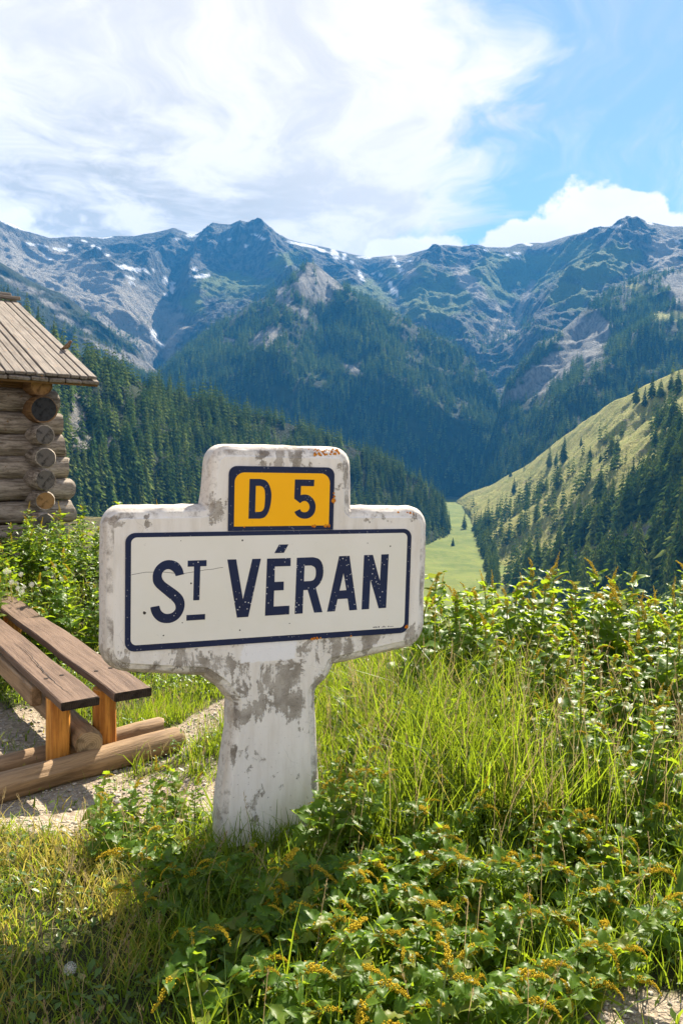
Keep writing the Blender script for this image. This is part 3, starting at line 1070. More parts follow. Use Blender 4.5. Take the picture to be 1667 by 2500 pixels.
STEEL = material('bolt_steel', lambda k: bsdf(k, (.42, .38, .33), .5, None, .5))


def log_between(name, a, b, r, mat, endmat, parent, seg=14, wob=.05, ends=(True, True), taper=1.0, rings=9):
    """a log with its local X along the length; its sawn ends carry their own material"""
    a, b = Vector(a), Vector(b)
    L = (b - a).length
    m = MB()
    n = rings
    pts = [(L * i / (n - 1), random.uniform(-1, 1) * r * wob, random.uniform(-1, 1) * r * wob) for i in range(n)]
    rad = [r * (1 + (taper - 1) * i / (n - 1)) * (1 + random.uniform(-wob, wob)) for i in range(n)]
    e = r * .10
    pts = [(0, 0, 0), (e, pts[0][1], pts[0][2])] + pts[1:-1] + [(L - e, pts[-1][1], pts[-1][2]), (L, 0, 0)]
    rad = [rad[0] * .90, rad[0]] + rad[1:-1] + [rad[-1], rad[-1] * .90]
    m.tube(pts, rad, seg, True, wob)
    me = m.mesh(name, True)
    me.materials.append(mat)
    me.materials.append(endmat)
    nf = len(me.polygons)
    for p in me.polygons:
        if len(p.vertices) > 4:
            p.material_index = 1
    x = (b - a).normalized()
    zr = Vector((0, 0, 1)) if abs(x.z) < .9 else Vector((0, 1, 0))
    y = zr.cross(x).normalized()
    z = x.cross(y)
    M = Matrix(((x.x, y.x, z.x, a.x), (x.y, y.y, z.y, a.y), (x.z, y.z, z.z, a.z), (0, 0, 0, 1)))
    return link(name, me, parent, None, M)


def frame(o, x, y, z):
    return Matrix(((x[0], y[0], z[0], o[0]), (x[1], y[1], z[1], o[1]), (x[2], y[2], z[2], o[2]), (0, 0, 0, 1)))


# ------------------------------------------------------------------ log hut
HA = math.radians(36)
E1 = np.array([math.cos(HA), math.sin(HA), 0])
NN = np.array([math.sin(HA), -math.cos(HA), 0])
UP = np.array([0, 0, 1.0])
endc = at_d(109, 1110, 8.2)
K0 = endc - NN * .40
K0[2] = 0
hut = empty('log_hut', tuple(K0))
tag(hut, 'small log hut with grey plank roof and crossed corner logs', 'hut')
lz = lambda py: HC + (1070 - py) / F_PX * 8.45
H0 = Vector((0, 0, 0))


def hp(u, n, z):
    """point in hut coordinates: u along the front wall, n outward"""
    p = E1 * u + NN * n
    return (p[0], p[1], z)


ys_front = [935, 985, 1036, 1086, 1137, 1187, 1240, 1292, 1344, 1396]
for i, py in enumerate(ys_front):
    z = lz(py)
    r = .112 + random.uniform(-.004, .006)
    right = [.16, .22, .29, .28, .33, .35, .37, .34, .34, .34][i] + random.uniform(-.02, .02)
    log_between('wall_log', hp(right, random.uniform(-.01, .01), z), hp(-3.4, 0, z), r if i else .11, W_LOGB if i == 0 else W_LOG, E_ORNG if i in (2,) else E_LOG, hut, 16, .05)
ys_side = [(950, .115, .30, W_LOGB, E_ORNG), (1005, .132, .34, W_LOGB, E_DARK), (1062, .098, .40, W_LOG, E_LOG), (1112, .098, .44, W_LOG, E_LOG), (1161, .106, .46, W_LOG, E_LOG), (1208, .092, .40, W_LOG, E_ORNG), (1258, .105, .42, W_LOG, E_LOG), (1312, .10, .4, W_LOG, E_LOG), (1365, .10, .4, W_LOG, E_LOG)]
for py, r, out, mt, em in ys_side:
    z = lz(py)
    u = random.uniform(-.012, .012)
    log_between('wall_log', hp(u, out, z), hp(u, -3.2, z), r, mt, em, hut, 20, .025)
hin = MB()
hin.box((0, 0, 0), 3.2, 3.0, 2.0)
hin.build('inner_wall', W_LOGB, hut, matrix=frame(hp(-1.78, -1.68, .95), E1, -NN, UP))

# roof: solve the pitch from the eave tip and the ridge end
K3 = K0.copy()
r_tip = rays(250, 925)
tt = (NN @ (K3 + NN * .55 - np.array([0, 0, HC]))) / (NN @ r_tip)
TIP = np.array([0, 0, HC]) + r_tip * tt
rr = rays(52, 738)
A_ = np.stack([-NN, UP, -rr], 1)
sol = np.linalg.solve(A_, np.array([0, 0, HC]) - TIP)
run, rise = sol[0], sol[1]
SL = math.hypot(run, rise)
SD = (-NN * run + UP * rise) / SL                 # up the slope
SN = np.cross(E1, SD)                             # out of the roof
if SN[2] < 0:
    SN = -SN
roof = MB()
roof.box((-1.75, SL / 2 - .02, -.085), 3.45, SL - .12, .02)
roof_o = roof.build('roof', W_LOGB, hut, matrix=Matrix.Translation((0, 0, 0)) @ frame(TIP - K0, E1, SD, SN))
RM = frame((0, 0, 0), (1, 0, 0), (0, 1, 0), (0, 0, 1))
bm_meshes = []
for v_ in range(6):
    b_ = MB()
    b_.box((0, 0, 0), 1.0, 1.0, 1.0, 0.0)
    bm_meshes.append(b_)


def roof_board(layer, u0, w, l0, l1, th, zoff):
    m = MB()
    L = l1 - l0
    m.box((L / 2, 0, 0), L, w, th, .006, .003)
    o = m.build('roof_board', W_BOARD, roof_o)
    o.matrix_local = Matrix.Translation((u0, l0, zoff)) @ Matrix.Rotation(math.pi / 2 + random.uniform(-.006, .006), 4, 'Z') @ Matrix.Rotation(random.uniform(-.03, .03), 4, 'X')


u = -.045
while u > -3.35:
    w = random.uniform(.075, .125)
    roof_board(0, u - w / 2, w - .008, random.uniform(-.012, .012), SL - random.uniform(.0, .03), .032, random.uniform(-.006, .006))
    u -= w
u = -.02
while u > -3.35:
    w = random.uniform(.14, .20)
    roof_board(1, u - w / 2, w - .008, -.005 + random.uniform(-.012, .008), SL * .98, .034, -.045 + random.uniform(-.003, .003))
    u -= w
# ridge cap and the far slope
RT = TIP - K0 + SD * SL
for j, (off, zz) in enumerate([(-.02, .045), (-.035, .088)]):
    u = -.02 - .1 * j
    while u > -3.3:
        w = random.uniform(.24, .30) if j == 0 else random.uniform(.5, .8)
        m = MB()
        m.box((0, 0, 0), w - .01, .22, .045, .008, .004)
        m.build('ridge_board', W_BOARD, hut, matrix=frame(tuple(np.array(RT) + E1 * (u - w / 2) + UP * zz - NN * (.02 + .04 * j)), E1, -NN * .92 + UP * .1, UP * .99 + NN * .1))
        u -= w
SDb = (-NN * run - UP * rise) / SL
SNb = np.cross(E1, -SDb)
SNb = SNb if SNb[2] > 0 else -SNb
m = MB()
m.box((-1.7, SL / 2, -.02), 3.4, SL, .05)
m.build('rear_roof', W_BOARD, hut, matrix=frame(tuple(np.array(RT) - UP * .01), E1, SDb, SNb))

# ------------------------------------------------------------------ bird on the roof edge
bp = TIP + SD * (SL * .285) - E1 * .085 + SN * .018
bird = empty('small_bird', tuple(bp))
tag(bird, 'small brown bird perched on the edge of the hut roof', 'bird')
fw = np.array([.93, -.2, 0])
fw /= np.linalg.norm(fw)
m = MB()
pts = [(-.088, .004), (-.07, .012), (-.045, .020), (-.02, .032), (.005, .046), (.022, .062), (.032, .078), (.040, .090), (.050, .094), (.058, .092), (.068, .089)]
rad = [.004, .008, .013, .021, .025, .022, .017, .017, .014, .006, .0012]
m.tube([tuple(fw * a + UP * b) for a, b in pts], rad, 10, True)
FEATHER = material('brown_feathers', lambda k: bsdf(k, k.mix(k.smooth(k.noise(k.mapping(k.coord(), (1, 1, .5)), 90, 4, .6), .4, .65), (.10, .062, .035), (.26, .17, .10)), .8, None, .2))
m.build('body', FEATHER, bird, True)
for s_ in (-1, 1):
    sd = np.cross(UP, fw) * .007 * s_
    m = MB()
    m.tube([tuple(fw * -.004 + sd + UP * .026), tuple(fw * .002 + sd + UP * .012), tuple(fw * -.004 + sd + UP * -.002)], [.003, .0018, .0015], 5)
    m.build('leg', material('bird_leg', lambda k: bsdf(k, (.12, .07, .05), .7)), bird)

# ------------------------------------------------------------------ bench
BD = np.array([-.586, .81, 0])
BD /= np.linalg.norm(BD)
BP = np.array([BD[1], -BD[0], 0])           # across, to the right
SEAT = .30
bA = np.array([-1.256, 3.55, 0])
bench = empty('plank_bench', (bA[0], bA[1], 0))
tag(bench, 'rustic bench with two brown planks on orange log legs', 'bench')


def bpt(along, across, z):
    p = BD * along + BP * across
    return (p[0], p[1], z)


gz = float(ground_z(bA[0], bA[1])) - .03
for (c0, w, a0, th) in [(0.0, .178, 0.0, .042), (.252, .184, .006, .042)]:
    m = MB()
    n = 14
    L = 3.6
    xs = np.linspace(0, L, n)
    base = len(m.v)
    prof = [(-.5, -.42), (-.5, .38), (-.47, .5), (.47, .5), (.5, .38), (.5, -.42), (.47, -.5), (-.47, -.5)]
    for i, x in enumerate(xs):
        sag = .004 * math.sin(i * 1.7)
        for (py_, pz_) in prof:
            m.v.append((x + (random.uniform(-.004, .004) if i == 0 else 0), py_ * w + random.uniform(-.002, .002), pz_ * th + sag + random.uniform(-.001, .001)))
    npf = len(prof)
    for i in range(n - 1):
        for j in range(npf):
            j2 = (j + 1) % npf
            m.f.append([base + i * npf + j, base + i * npf + j2, base + (i + 1) * npf + j2, base + (i + 1) * npf + j])
    m.f.append([base + j for j in range(npf)])
    m.f.append([base + (n - 1) * npf + j for j in range(npf)])
    me = m.mesh('plank')
    me.materials.append(W_PLANK)
    me.materials.append(E_PLANK)
    for p in me.polygons:
        if len(p.vertices) > 4:
            p.material_index = 1
    o = link('plank', me, bench, None, frame(bpt(a0, c0 + w / 2, SEAT - th / 2), BD, -BP, UP))
    # drying crack and countersunk bolts
    m = MB()
    y0 = .012
    x = .05
    strip = []
    while x < 1.25:
        strip.append((x, y0 + .016 * math.sin(x * 5) + random.uniform(-.004, .004)))
        x += random.uniform(.03, .06)
    for i, (x, y) in enumerate(strip):
        hw = .0022 * math.sin(math.pi * (i + .6) / (len(strip) + .4)) + .0003
        m.v += [(x, y - hw, th / 2 + .0045), (x, y + hw, th / 2 + .0045)]
        if i:
            m.f.append([2 * i - 2, 2 * i - 1, 2 * i + 1, 2 * i])
    if c0 == 0:
        m.build('crack', material('crack_shadow_gap', lambda k: bsdf(k, (.012, .009, .008), .95)), o)
    for xx, yy in [(.42, -.038), (.40, .045), (2.2, -.03), (2.22, .04)]:
        m = MB()
        m.tube([(xx, yy, th / 2 - .004), (xx, yy, th / 2 + .0046)], [.012, .0115], 10)
        m.build('bolt_hole', E_PLANK, o)
for al, ac, rr_, zt in [(.22, .050, .056, SEAT - .04), (.24, .285, .057, SEAT - .04), (2.3, .085, .062, SEAT - .04), (2.3, .335, .062, SEAT - .04)]:
    m = MB()
    zb = gz - .03
    Lg = zt - zb
    ring = [(0, 1.02), (Lg * .3, 1.0), (Lg * .7, .98), (Lg, .97)]
    segs = 14
    for i, (x, q) in enumerate(ring):
        for j in range(segs):
            th_ = 2 * math.pi * j / segs
            ex = 1 / max(abs(math.cos(th_)), abs(math.sin(th_))) ** .45
            m.v.append((x, math.cos(th_) * rr_ * q * ex, math.sin(th_) * rr_ * q * ex * .95))
    for i in range(len(ring) - 1):
        for j in range(segs):
            j2 = (j + 1) % segs
            m.f.append([i * segs + j, i * segs + j2, (i + 1) * segs + j2, (i + 1) * segs + j])
    m.f.append(list(range(segs)))
    m.f.append([(len(ring) - 1) * segs + j for j in range(segs)])
    m.build('leg', W_LEG, bench, True, frame(bpt(al, ac, zb), UP, -BP, BD))
m = MB()
m.box((1.7, 0, 0), 2.6, .055, .10, .008, .003)
m.build('side_beam', W_POLE, bench, matrix=frame(bpt(.06, .012, SEAT - .10), BD, -BP, UP))
# pole lying along the bench and the rails it rests on
B0 = np.array([bA[0], bA[1], 0])
rl = lambda px, py, z: tuple(at_z(px, py, z) - B0)
pe = np.array(rl(218, 1816, .035))
log_between('base_pole', pe, tuple(pe + BD * 3.3), .066, W_POLE, E_POLE, bench, 18, .035)
ra, rb = np.array(rl(0, 1924, -.07)), np.array(rl(432, 1806, -.06))
rx = (rb - ra) / np.linalg.norm(rb - ra)
log_between('base_rail', tuple(rb), tuple(ra - rx * .35), .066, W_POLE, E_POLE, bench, 18, .05)
ra2, rb2 = np.array(rl(0, 1871, -.075)), np.array(rl(392, 1775, -.07))
log_between('base_rail', tuple(rb2), tuple(ra2 - rx * .35), .054, W_POLE, E_POLE, bench, 18, .05)
rn_ = np.array([rx[1], -rx[0], 0])
for px, py in ((170, 1884), (281, 1857)):
    q = np.array(rl(px, py, -.07)) + rn_ * .004
    m = MB()
    m.tube([(0, -.02, 0), (0, .016, 0)], [.016, .016], 6)
    m.tube([(0, -.02, 0), (0, .006, 0)], [.024, .024], 12)
    m.build('bolt', STEEL, bench, matrix=frame(tuple(q), rx, rn_, UP))

# ------------------------------------------------------------------ road sign
SA = math.radians(22.0927)
SX = np.array([math.cos(SA), math.sin(SA), 0])
SB = np.array([-math.sin(SA), math.cos(SA), 0])      # backwards, away from the viewer
SO = (-0.26652, 2.90538, 0.0)
sign = empty('village_sign', SO, SA)
tag(sign, 'old concrete village name sign with white and yellow enamel plates', 'road sign')


def rounded(corners, nseg=7):
    """polygon corners (x, y, radius) -> outline points, counter-clockwise"""
    out = []
    n = len(corners)
    for i in range(n):
        p = np.array(corners[i][:2])
        r = corners[i][2]
        a = np.array(corners[i - 1][:2]) - p
        b = np.array(corners[(i + 1) % n][:2]) - p
        la, lb = np.linalg.norm(a), np.linalg.norm(b)
        a, b = a / la, b / lb
        if r <= 0:
            out.append(tuple(p))
            continue
        half = math.acos(np.clip(a @ b, -1, 1)) / 2
        d = min(r / math.tan(half), la * .48, lb * .48)
        r = d * math.tan(half)
        c = p + (a + b) / np.linalg.norm(a + b) * (r / math.sin(half))
        s0, s1 = p + a * d - c, p + b * d - c
        a0 = math.atan2(s0[1], s0[0])
        a1 = math.atan2(s1[1], s1[0])
        da = (a1 - a0 + math.pi) % (2 * math.pi) - math.pi
        for q in range(nseg + 1):
            th = a0 + da * q / nseg
            out.append((c[0] + r * math.cos(th), c[1] + r * math.sin(th)))
    return out


def densify(pts, step):
    out = []
    n = len(pts)
    for i in range(n):
        a, b = np.array(pts[i]), np.array(pts[(i + 1) % n])
        L = np.linalg.norm(b - a)
        m_ = max(1, int(L / step))
        for q in range(m_):
            out.append(tuple(a + (b - a) * q / m_))
    return out


def plate(name, pts, y0, th, mat, parent, holes=None, bev=0.0):
    """flat piece in the sign plane: outline (u, v), front at depth y0, thickness th"""
    import bmesh
    bm = bmesh.new()
    def loop(ps, y):
        return [bm.verts.new((p[0], y, p[1])) for p in ps]
    if holes is None:
        f = loop(pts, y0)
        bm.faces.new(f)
        b = loop(pts, y0 + th)
        for i in range(len(f)):
            j = (i + 1) % len(f)
            bm.faces.new((f[i], b[i], b[j], f[j]))
    else:
        es = []
        for ps in [pts] + holes:
            f = loop(ps, y0)
            b = loop(ps, y0 + th)
            for i in range(len(f)):
                j = (i + 1) % len(f)
                es.append(bm.edges.new((f[i], f[j])))
                bm.faces.new((f[i], b[i], b[j], f[j]))
        bmesh.ops.triangle_fill(bm, use_beauty=True, use_dissolve=False, edges=es, normal=(0, -1, 0))
    bmesh.ops.recalc_face_normals(bm, faces=bm.faces)
    for fc in bm.faces:                               # front faces look at the viewer
        if all(abs(v.co.y - y0) < 1e-6 for v in fc.verts) and fc.normal.y > 0:
            fc.normal_flip()
    me = bpy.data.meshes.new(name)
    bm.to_mesh(me)
    bm.free()
    return link(name, me, parent, mat)


body_out = rounded([(-.545, .735, .050), (-.215, .690, .03), (-.140, .632, .06), (-.088, .560, .05), (-.092, .44, 0), (-.128, .15, 0), (-.140, -.35, 0),
                    (.215, -.35, 0), (.198, .15, 0), (.172, .50, .03), (.168, .558, .03), (.182, .592, .03), (.228, .632, .05), (.250, .690, .03), (.632, .745, .060),
                    (.628, 1.228, .030), (.300, 1.230, .036), (.290, 1.455, .030), (-.182, 1.455, .030), (-.200, 1.236, .045), (-.545, 1.232, .030)])
body_out = densify(body_out, .03)
BO = np.array(body_out)
nrm = np.roll(BO, -1, 0) - np.roll(BO, 1, 0)
nrm = np.stack([nrm[:, 1], -nrm[:, 0]], 1)
nrm /= np.linalg.norm(nrm, axis=1, keepdims=True)
rings = [(0, 0), (.004, .004), (.008, .0055), (.022, .010), (.034, .022), (.041, .040), (.043, .060), (.043, .085), (.036, .102), (.02, .112), (0, .116)]
import bmesh
bm = bmesh.new()
RV = []
for (o_, d_) in rings:
    wob_ = (fbm(BO[:, 0] * 24 + d_ * 60, BO[:, 1] * 24, 3, 4) - .5) * (.008 if o_ > .003 else 0.0)
    P_ = BO + nrm * (o_ + wob_)[:, None]
    RV.append([bm.verts.new((p[0], d_ + (.002 * (random.random() - .5) if o_ > .003 else 0), p[1])) for p in P_])
bm.faces.new(RV[0])
bm.faces.new(RV[-1][::-1])
for a, b in zip(RV[:-1], RV[1:]):
    for i in range(len(a)):
        j = (i + 1) % len(a)
        bm.faces.new((a[i], b[i], b[j], a[j]))
bmesh.ops.recalc_face_normals(bm, faces=bm.faces)
for f in bm.faces:
    f.smooth = len(f.verts) == 4
me = bpy.data.meshes.new('concrete_body')
bm.to_mesh(me)
bm.free()
me.set_sharp_from_angle(angle=math.radians(25))


def m_concrete(k):
    co = k.coord('Object')
    x, y, z = k.sep(co)
    wig = k.math('MULTIPLY', k.math('SUBTRACT', k.noise(co, 9, 5, .65), .5), .10)
    wig2 = k.math('MULTIPLY', k.math('SUBTRACT', k.noise(co, 30, 4, .6), .5), .03)
    w2 = k.math('ADD', wig, wig2)
    # how well the paint held: worn off just under the plates and over the post head, better elsewhere
    zz = k.math('ADD', z, w2)
    worn = k.math('MULTIPLY', k.smooth(zz, .42, .60), k.smooth(zz, .81, .76))
    postm = k.smooth(zz, .60, .50)
    streak = k.noise(k.mapping(co, (10, 10, 1.6)), 1.9, 6, .65)
    patch = k.noise(co, 8.0, 8, .70, .6)
    shoulder = k.math('MULTIPLY', k.smooth(zz, 1.195, 1.225), k.smooth(k.noise(co, 6, 4), .42, .6))
    keep = k.math('ADD', k.math('MULTIPLY', patch, .9), k.math('MULTIPLY', streak, .65))
    keep = k.math('SUBTRACT', keep, k.math('MULTIPLY', worn, .185))
    keep = k.math('SUBTRACT', keep, k.math('MULTIPLY', postm, .11))
    keep = k.math('SUBTRACT', keep, k.math('MULTIPLY', shoulder, .17))
    keep = k.math('ADD', keep, k.math('MULTIPLY', k.math('SUBTRACT', k.noise(co, 55, 5, .75), .5), .26))
    paint = k.smooth(keep, .545, .60)
    # a fresher white patch below the plates
    bx_ = k.math('MULTIPLY', k.smooth(k.math('ADD', x, w2), -.105, -.09), k.smooth(k.math('ADD', x, w2), .125, .11))
    bz_ = k.math('MULTIPLY', k.smooth(k.math('ADD', z, wig2), .692, .700), k.smooth(z, .80, .79))
    fresh = k.math('MULTIPLY', bx_, bz_)
    paint = k.math('MAXIMUM', paint, fresh)
    grit = k.noise(co, 160, 4, .7)
    conc = k.mix(k.smooth(k.noise(co, 14, 5, .6), .35, .65), (.27, .245, .205), (.44, .41, .36))
    conc = k.mix(k.smooth(grit, .56, .68), conc, (.09, .08, .07))
    white = k.mix(k.smooth(streak, .4, .7), (.79, .77, .72), (.68, .65, .585))
    white = k.mix(fresh, white, (.80, .81, .82))
    crk = k.voro(k.vmath('ADD', co, k.vmath('MULTIPLY', k.noise(co, 12, 3, .5, 0, True), (.05, .05, .05))), 6.5, 'DISTANCE_TO_EDGE')
    white = k.mix(k.math('MULTIPLY', k.math('MULTIPLY', k.smooth(crk, .005, .0), k.smooth(k.noise(co, 3.1, 3), .5, .6)), .45), white, (.22, .2, .18))
    white = k.mix(k.math('MULTIPLY', k.smooth(k.noise(co, 75, 5, .7), .62, .70), .75), white, (.24, .22, .20))
    c = k.mix(paint, conc, white)
    # grimy rim: pitted dark specks on the rounded edge
    rim = k.smooth(y, .004, .02)
    speck = k.smooth(k.noise(co, 48, 6, .75), .50, .62)
    c = k.mix(k.math('MULTIPLY', rim, k.math('MULTIPLY', speck, .6)), c, (.11, .09, .075))
    rimc = k.mix(k.noise(co, 18, 5, .65), (.27, .215, .165), (.66, .585, .50))
    c = k.mix(k.math('MULTIPLY', rim, .62), c, rimc)
    band = k.math('MULTIPLY', k.smooth(y, .001, .004), k.smooth(y, .016, .009))
    c = k.mix(k.math('MULTIPLY', k.math('MULTIPLY', band, .7), k.smooth(k.noise(co, 9, 6, .7), .45, .62)), c, (.13, .105, .085))
    h = k.math('ADD', k.math('MULTIPLY', paint, .8), k.math('ADD', k.math('MULTIPLY', grit, .35), k.math('MULTIPLY', k.noise(co, 40, 4), .5)))
    return bsdf(k, c, .85, k.bump(h, .55, .004), .25)


body = link('concrete_body', me, sign, material('flaking_painted_concrete', m_concrete))


def enamel(name, col, col2, chips=0.0, chipcol=(.75, .77, .78)):
    def b(k):
        co = k.coord('Object')
        n = k.noise(co, 3.0, 5, .6)
        c = k.mix(k.smooth(n, .35, .7), col, col2)
        dots = k.smooth(k.noise(co, 55, 5, .7), .66, .72)
        c = k.mix(k.math('MULTIPLY', dots, .35), c, tuple(q * .55 for q in col))
        if chips:
            v = k.voro(co, 75)
            on = k.math('MULTIPLY', k.smooth(v, .20, .12), k.smooth(k.noise(co, 16, 3), .46, .56))
            c = k.mix(k.math('MULTIPLY', on, chips), c, chipcol)
        return bsdf(k, c, k.math('MULTIPLY_ADD', n, .2, .22), k.bump(k.noise(co, 30, 4), .05, .002), .22)
    return material(name, b)


NAVY = enamel('navy_enamel', (.005, .014, .052), (.008, .022, .075), .9)
NAVY2 = enamel('navy_enamel_border', (.005, .014, .052), (.008, .020, .068), .25)
WHITE = enamel('white_enamel', (.74, .735, .66), (.78, .775, .72))
YELL = enamel('yellow_enamel', (.95, .47, .002), (.97, .50, .003))


def rrect(x0, y0, x1, y1, r, rb=None):
    rb = r if rb is None else rb
    return rounded([(x0, y0, rb), (x1, y0, rb), (x1, y1, r), (x0, y1, r)], 8)


low = plate('name_plate', rrect(-.5097, .769, .5864, 1.185, .034), -.004, .008, NAVY2, sign)
plate('white_field', rrect(-.4905, .7915, .5675, 1.1695, .020), -.0052, .001, WHITE, low)
upp = plate('route_plate', rrect(-.1515, 1.1868, .2537, 1.4213, .030, 0), -.0045, .008, NAVY2, sign)
plate('yellow_field', rrect(-.1302, 1.203, .2352, 1.3985, .036, 0), -.0057, .001, YELL, upp)
ST = [(-0.3082, 1.0358), (-0.3147, 1.0576), (-0.3274, 1.0754), (-0.343, 1.0844), (-0.3617, 1.0881), (-0.3832, 1.0834), (-0.403, 1.0683), (-0.4141, 1.0483), (-0.417, 1.0297), (-0.4148, 1.0108), (-0.4055, 0.9947), (-0.3885, 0.9783), (-0.3604, 0.9533), (-0.3432, 0.9366), (-0.3368, 0.922), (-0.3382, 0.9093), (-0.3506, 0.8988), (-0.3677, 0.8966), (-0.3801, 0.902), (-0.3885, 0.9119), (-0.3936, 0.9274), (-0.4248, 0.9233), (-0.4201, 0.9041), (-0.4092, 0.8846), (-0.3906, 0.8693), (-0.3689, 0.8639), (-0.3472, 0.8658), (-0.3254, 0.8783), (-0.3099, 0.9014), (-0.3045, 0.9283), (-0.3104, 0.9526), (-0.3263, 0.9724), (-0.3515, 0.9925), (-0.3733, 1.0092), (-0.3833, 1.0221), (-0.3858, 1.0348), (-0.3813, 1.0472), (-0.3706, 1.0547), (-0.3583, 1.0549), (-0.3458, 1.046), (-0.3395, 1.0363), (-0.3369, 1.0299)]


def curvy(pts, sharp):
    """Catmull-Rom through the outline, keeping the listed corner indices sharp"""
    out = []
    n = len(pts)
    P = [np.array(p) for p in pts]
    for i in range(n):
        p1, p2 = P[i], P[(i + 1) % n]
        p0 = P[i - 1] if i not in sharp else p1 - (p2 - p1)
        p3 = P[(i + 2) % n] if (i + 1) % n not in sharp else p2 + (p2 - p1)
        for t in (0, .33, .67):
            a = 2 * p1 + (p2 - p0) * t + (2 * p0 - 5 * p1 + 4 * p2 - p3) * t * t + (3 * p1 - p0 - 3 * p2 + p3) * t ** 3
            out.append(tuple(a / 2))
    return out


LET = {
    'S': (curvy(ST, {0, 20, 21, 41}), None),
    'T': ([(-.2955, 1.0840), (-.2281, 1.0840), (-.2281, 1.0623), (-.2503, 1.0623), (-.2523, .9405), (-.2743, .9405), (-.2730, 1.0621), (-.2955, 1.0621)], None),
    'bar': ([(-.298, .8886), (-.231, .8891), (-.231, .8690), (-.298, .8684)], None),
    'V': ([(-.1529, 1.0838), (-.1201, 1.0838), (-.0924, .9359), (-.0600, 1.0834), (-.0274, 1.0834), (-.0715, .8697), (-.1139, .8692)], None),
    'E': ([(-.0042, 1.0829), (.0872, 1.0829), (.0872, 1.0527), (.0264, 1.0527), (.0262, .9953), (.0622, .9953), (.0622, .9628), (.0252, .9628), (.0246, .9033), (.0860, .9033), (.0860, .8705), (-.0080, .8700)], None),
    'accent': ([(.0408, 1.1341), (.0773, 1.1341), (.0597, 1.1030), (.0237, 1.1027)], None),
    'R': (curvy([(0.1112, 1.083), (0.1760, 1.0835), (0.1979, 1.0766), (0.212, 1.0592), (0.2181, 1.0336), (0.2159, 1.0065), (0.2057, 0.9831), (0.189, 0.9668), (0.2184, 0.8715), (0.185, 0.8713), (0.1568, 0.9597), (0.1400, 0.9597), (0.1388, 0.8711), (0.1075, 0.8706)], {0, 1, 7, 8, 9, 10, 11, 12, 13}),
          [curvy([(0.1421, 1.0523), (0.1690, 1.0524), (0.1827, 1.0449), (0.1877, 1.0312), (0.1871, 1.0109), (0.1803, 0.9976), (0.168, 0.9934), (0.1412, 0.993)], {0, 1, 6, 7})]),
    'A': ([(.2807, 1.0845), (.3232, 1.0848), (.3612, .8730), (.3289, .8725), (.3204, .9191), (.2789, .9190), (.2692, .8722), (.2372, .8719)], [[(.3005, 1.0189), (.3143, .9522), (.2860, .9517)]]),
    'N': ([(.3841, 1.0858), (.4213, 1.0860), (.4547, .9827), (.4576, 1.0866), (.4889, 1.0868), (.4848, .8746), (.4530, .8742), (.4139, .9888), (.4116, .8735), (.3803, .8732)], None)}
for ch, (pts, holes) in LET.items():
    plate('letter' if ch not in ('bar', 'accent') else {'bar': 'underline', 'accent': 'accent_mark'}[ch], pts, -.0060, .001, NAVY, low, holes if holes else [])
D_ = curvy([(-0.0755, 1.3756), (-0.0365, 1.3757), (-0.0157, 1.3705), (-0.002, 1.3549), (0.0059, 1.332), (0.0076, 1.309), (0.004, 1.2774), (-0.0044, 1.2515), (-0.0175, 1.2358), (-0.0337, 1.231), (-0.0773, 1.2312)], {0, 1, 9, 10})
Dh = curvy([(-0.0519, 1.3505), (-0.036, 1.3506), (-0.0256, 1.3467), (-0.0185, 1.3347), (-0.0164, 1.3147), (-0.017, 1.286), (-0.0196, 1.2688), (-0.0268, 1.2588), (-0.0371, 1.2556), (-0.0528, 1.2556)], {0, 1, 8, 9})
F5 = curvy([(0.0967, 1.3753), (0.1728, 1.3748), (0.1720, 1.3507), (0.1211, 1.3511), (0.1201, 1.3173), (0.1351, 1.3197), (0.1522, 1.3165), (0.168, 1.3048), (0.1778, 1.2886), (0.1804, 1.2725), (0.1771, 1.2533), (0.1666, 1.2387), (0.1512, 1.2306), (0.1358, 1.2292), (0.1203, 1.2326), (0.1062, 1.2415), (0.0973, 1.255), (0.1189, 1.2654), (0.1243, 1.2571), (0.1352, 1.2533), (0.1475, 1.2558), (0.155, 1.2652), (0.1563, 1.2755), (0.1514, 1.2872), (0.1419, 1.2945), (0.1342, 1.2954), (0.125, 1.2922), (0.1196, 1.287), (0.0956, 1.3039)], {0, 1, 2, 3, 4, 16, 17, 27, 28})
plate('letter', D_, -.0065, .001, NAVY2, upp, [Dh])
plate('digit', F5, -.0065, .001, NAVY2, upp, [])
# hair crack, pin holes, maker's tiny print, chipped spots
CRK = material('enamel_crack', lambda k: bsdf(k, (.10, .09, .075), .9))
cl = [(-.4890, 1.0400), (-.465, 1.0440), (-.442, 1.0475), (-.418, 1.0470), (-.38, 1.046), (-.345, 1.041), (-.308, 1.0385), (-.285, 1.0415), (-.262, 1.0440), (-.235, 1.0485), (-.205, 1.0505), (-.185, 1.054), (-.168, 1.0555)]
out = [(x, y + .0009) for x, y in cl] + [(x, y - .0007) for x, y in cl[::-1]]
plate('crack', out, -.00545, .0006, CRK, low)
SPOT = material('dark_spot', lambda k: bsdf(k, (.05, .045, .04), .9))
for (x, y, r) in [(-.283, 1.002, .0035), (-.098, 1.152, .0035), (.495, 1.118, .003), (.398, 1.132, .002), (-.378, .820, .003), (-.312, .862, .0022), (-.102, .822, .0032), (-.118, .905, .002), (-.445, .905, .006), (.088, .836, .002), (-.32, 1.155, .0018)]:
    plate('pin_hole', [(x + r * math.cos(q * .785) * random.uniform(.7, 1.2), y + r * math.sin(q * .785) * random.uniform(.7, 1.2)) for q in range(8)], -.0056, .0005, SPOT, low)
x = .432
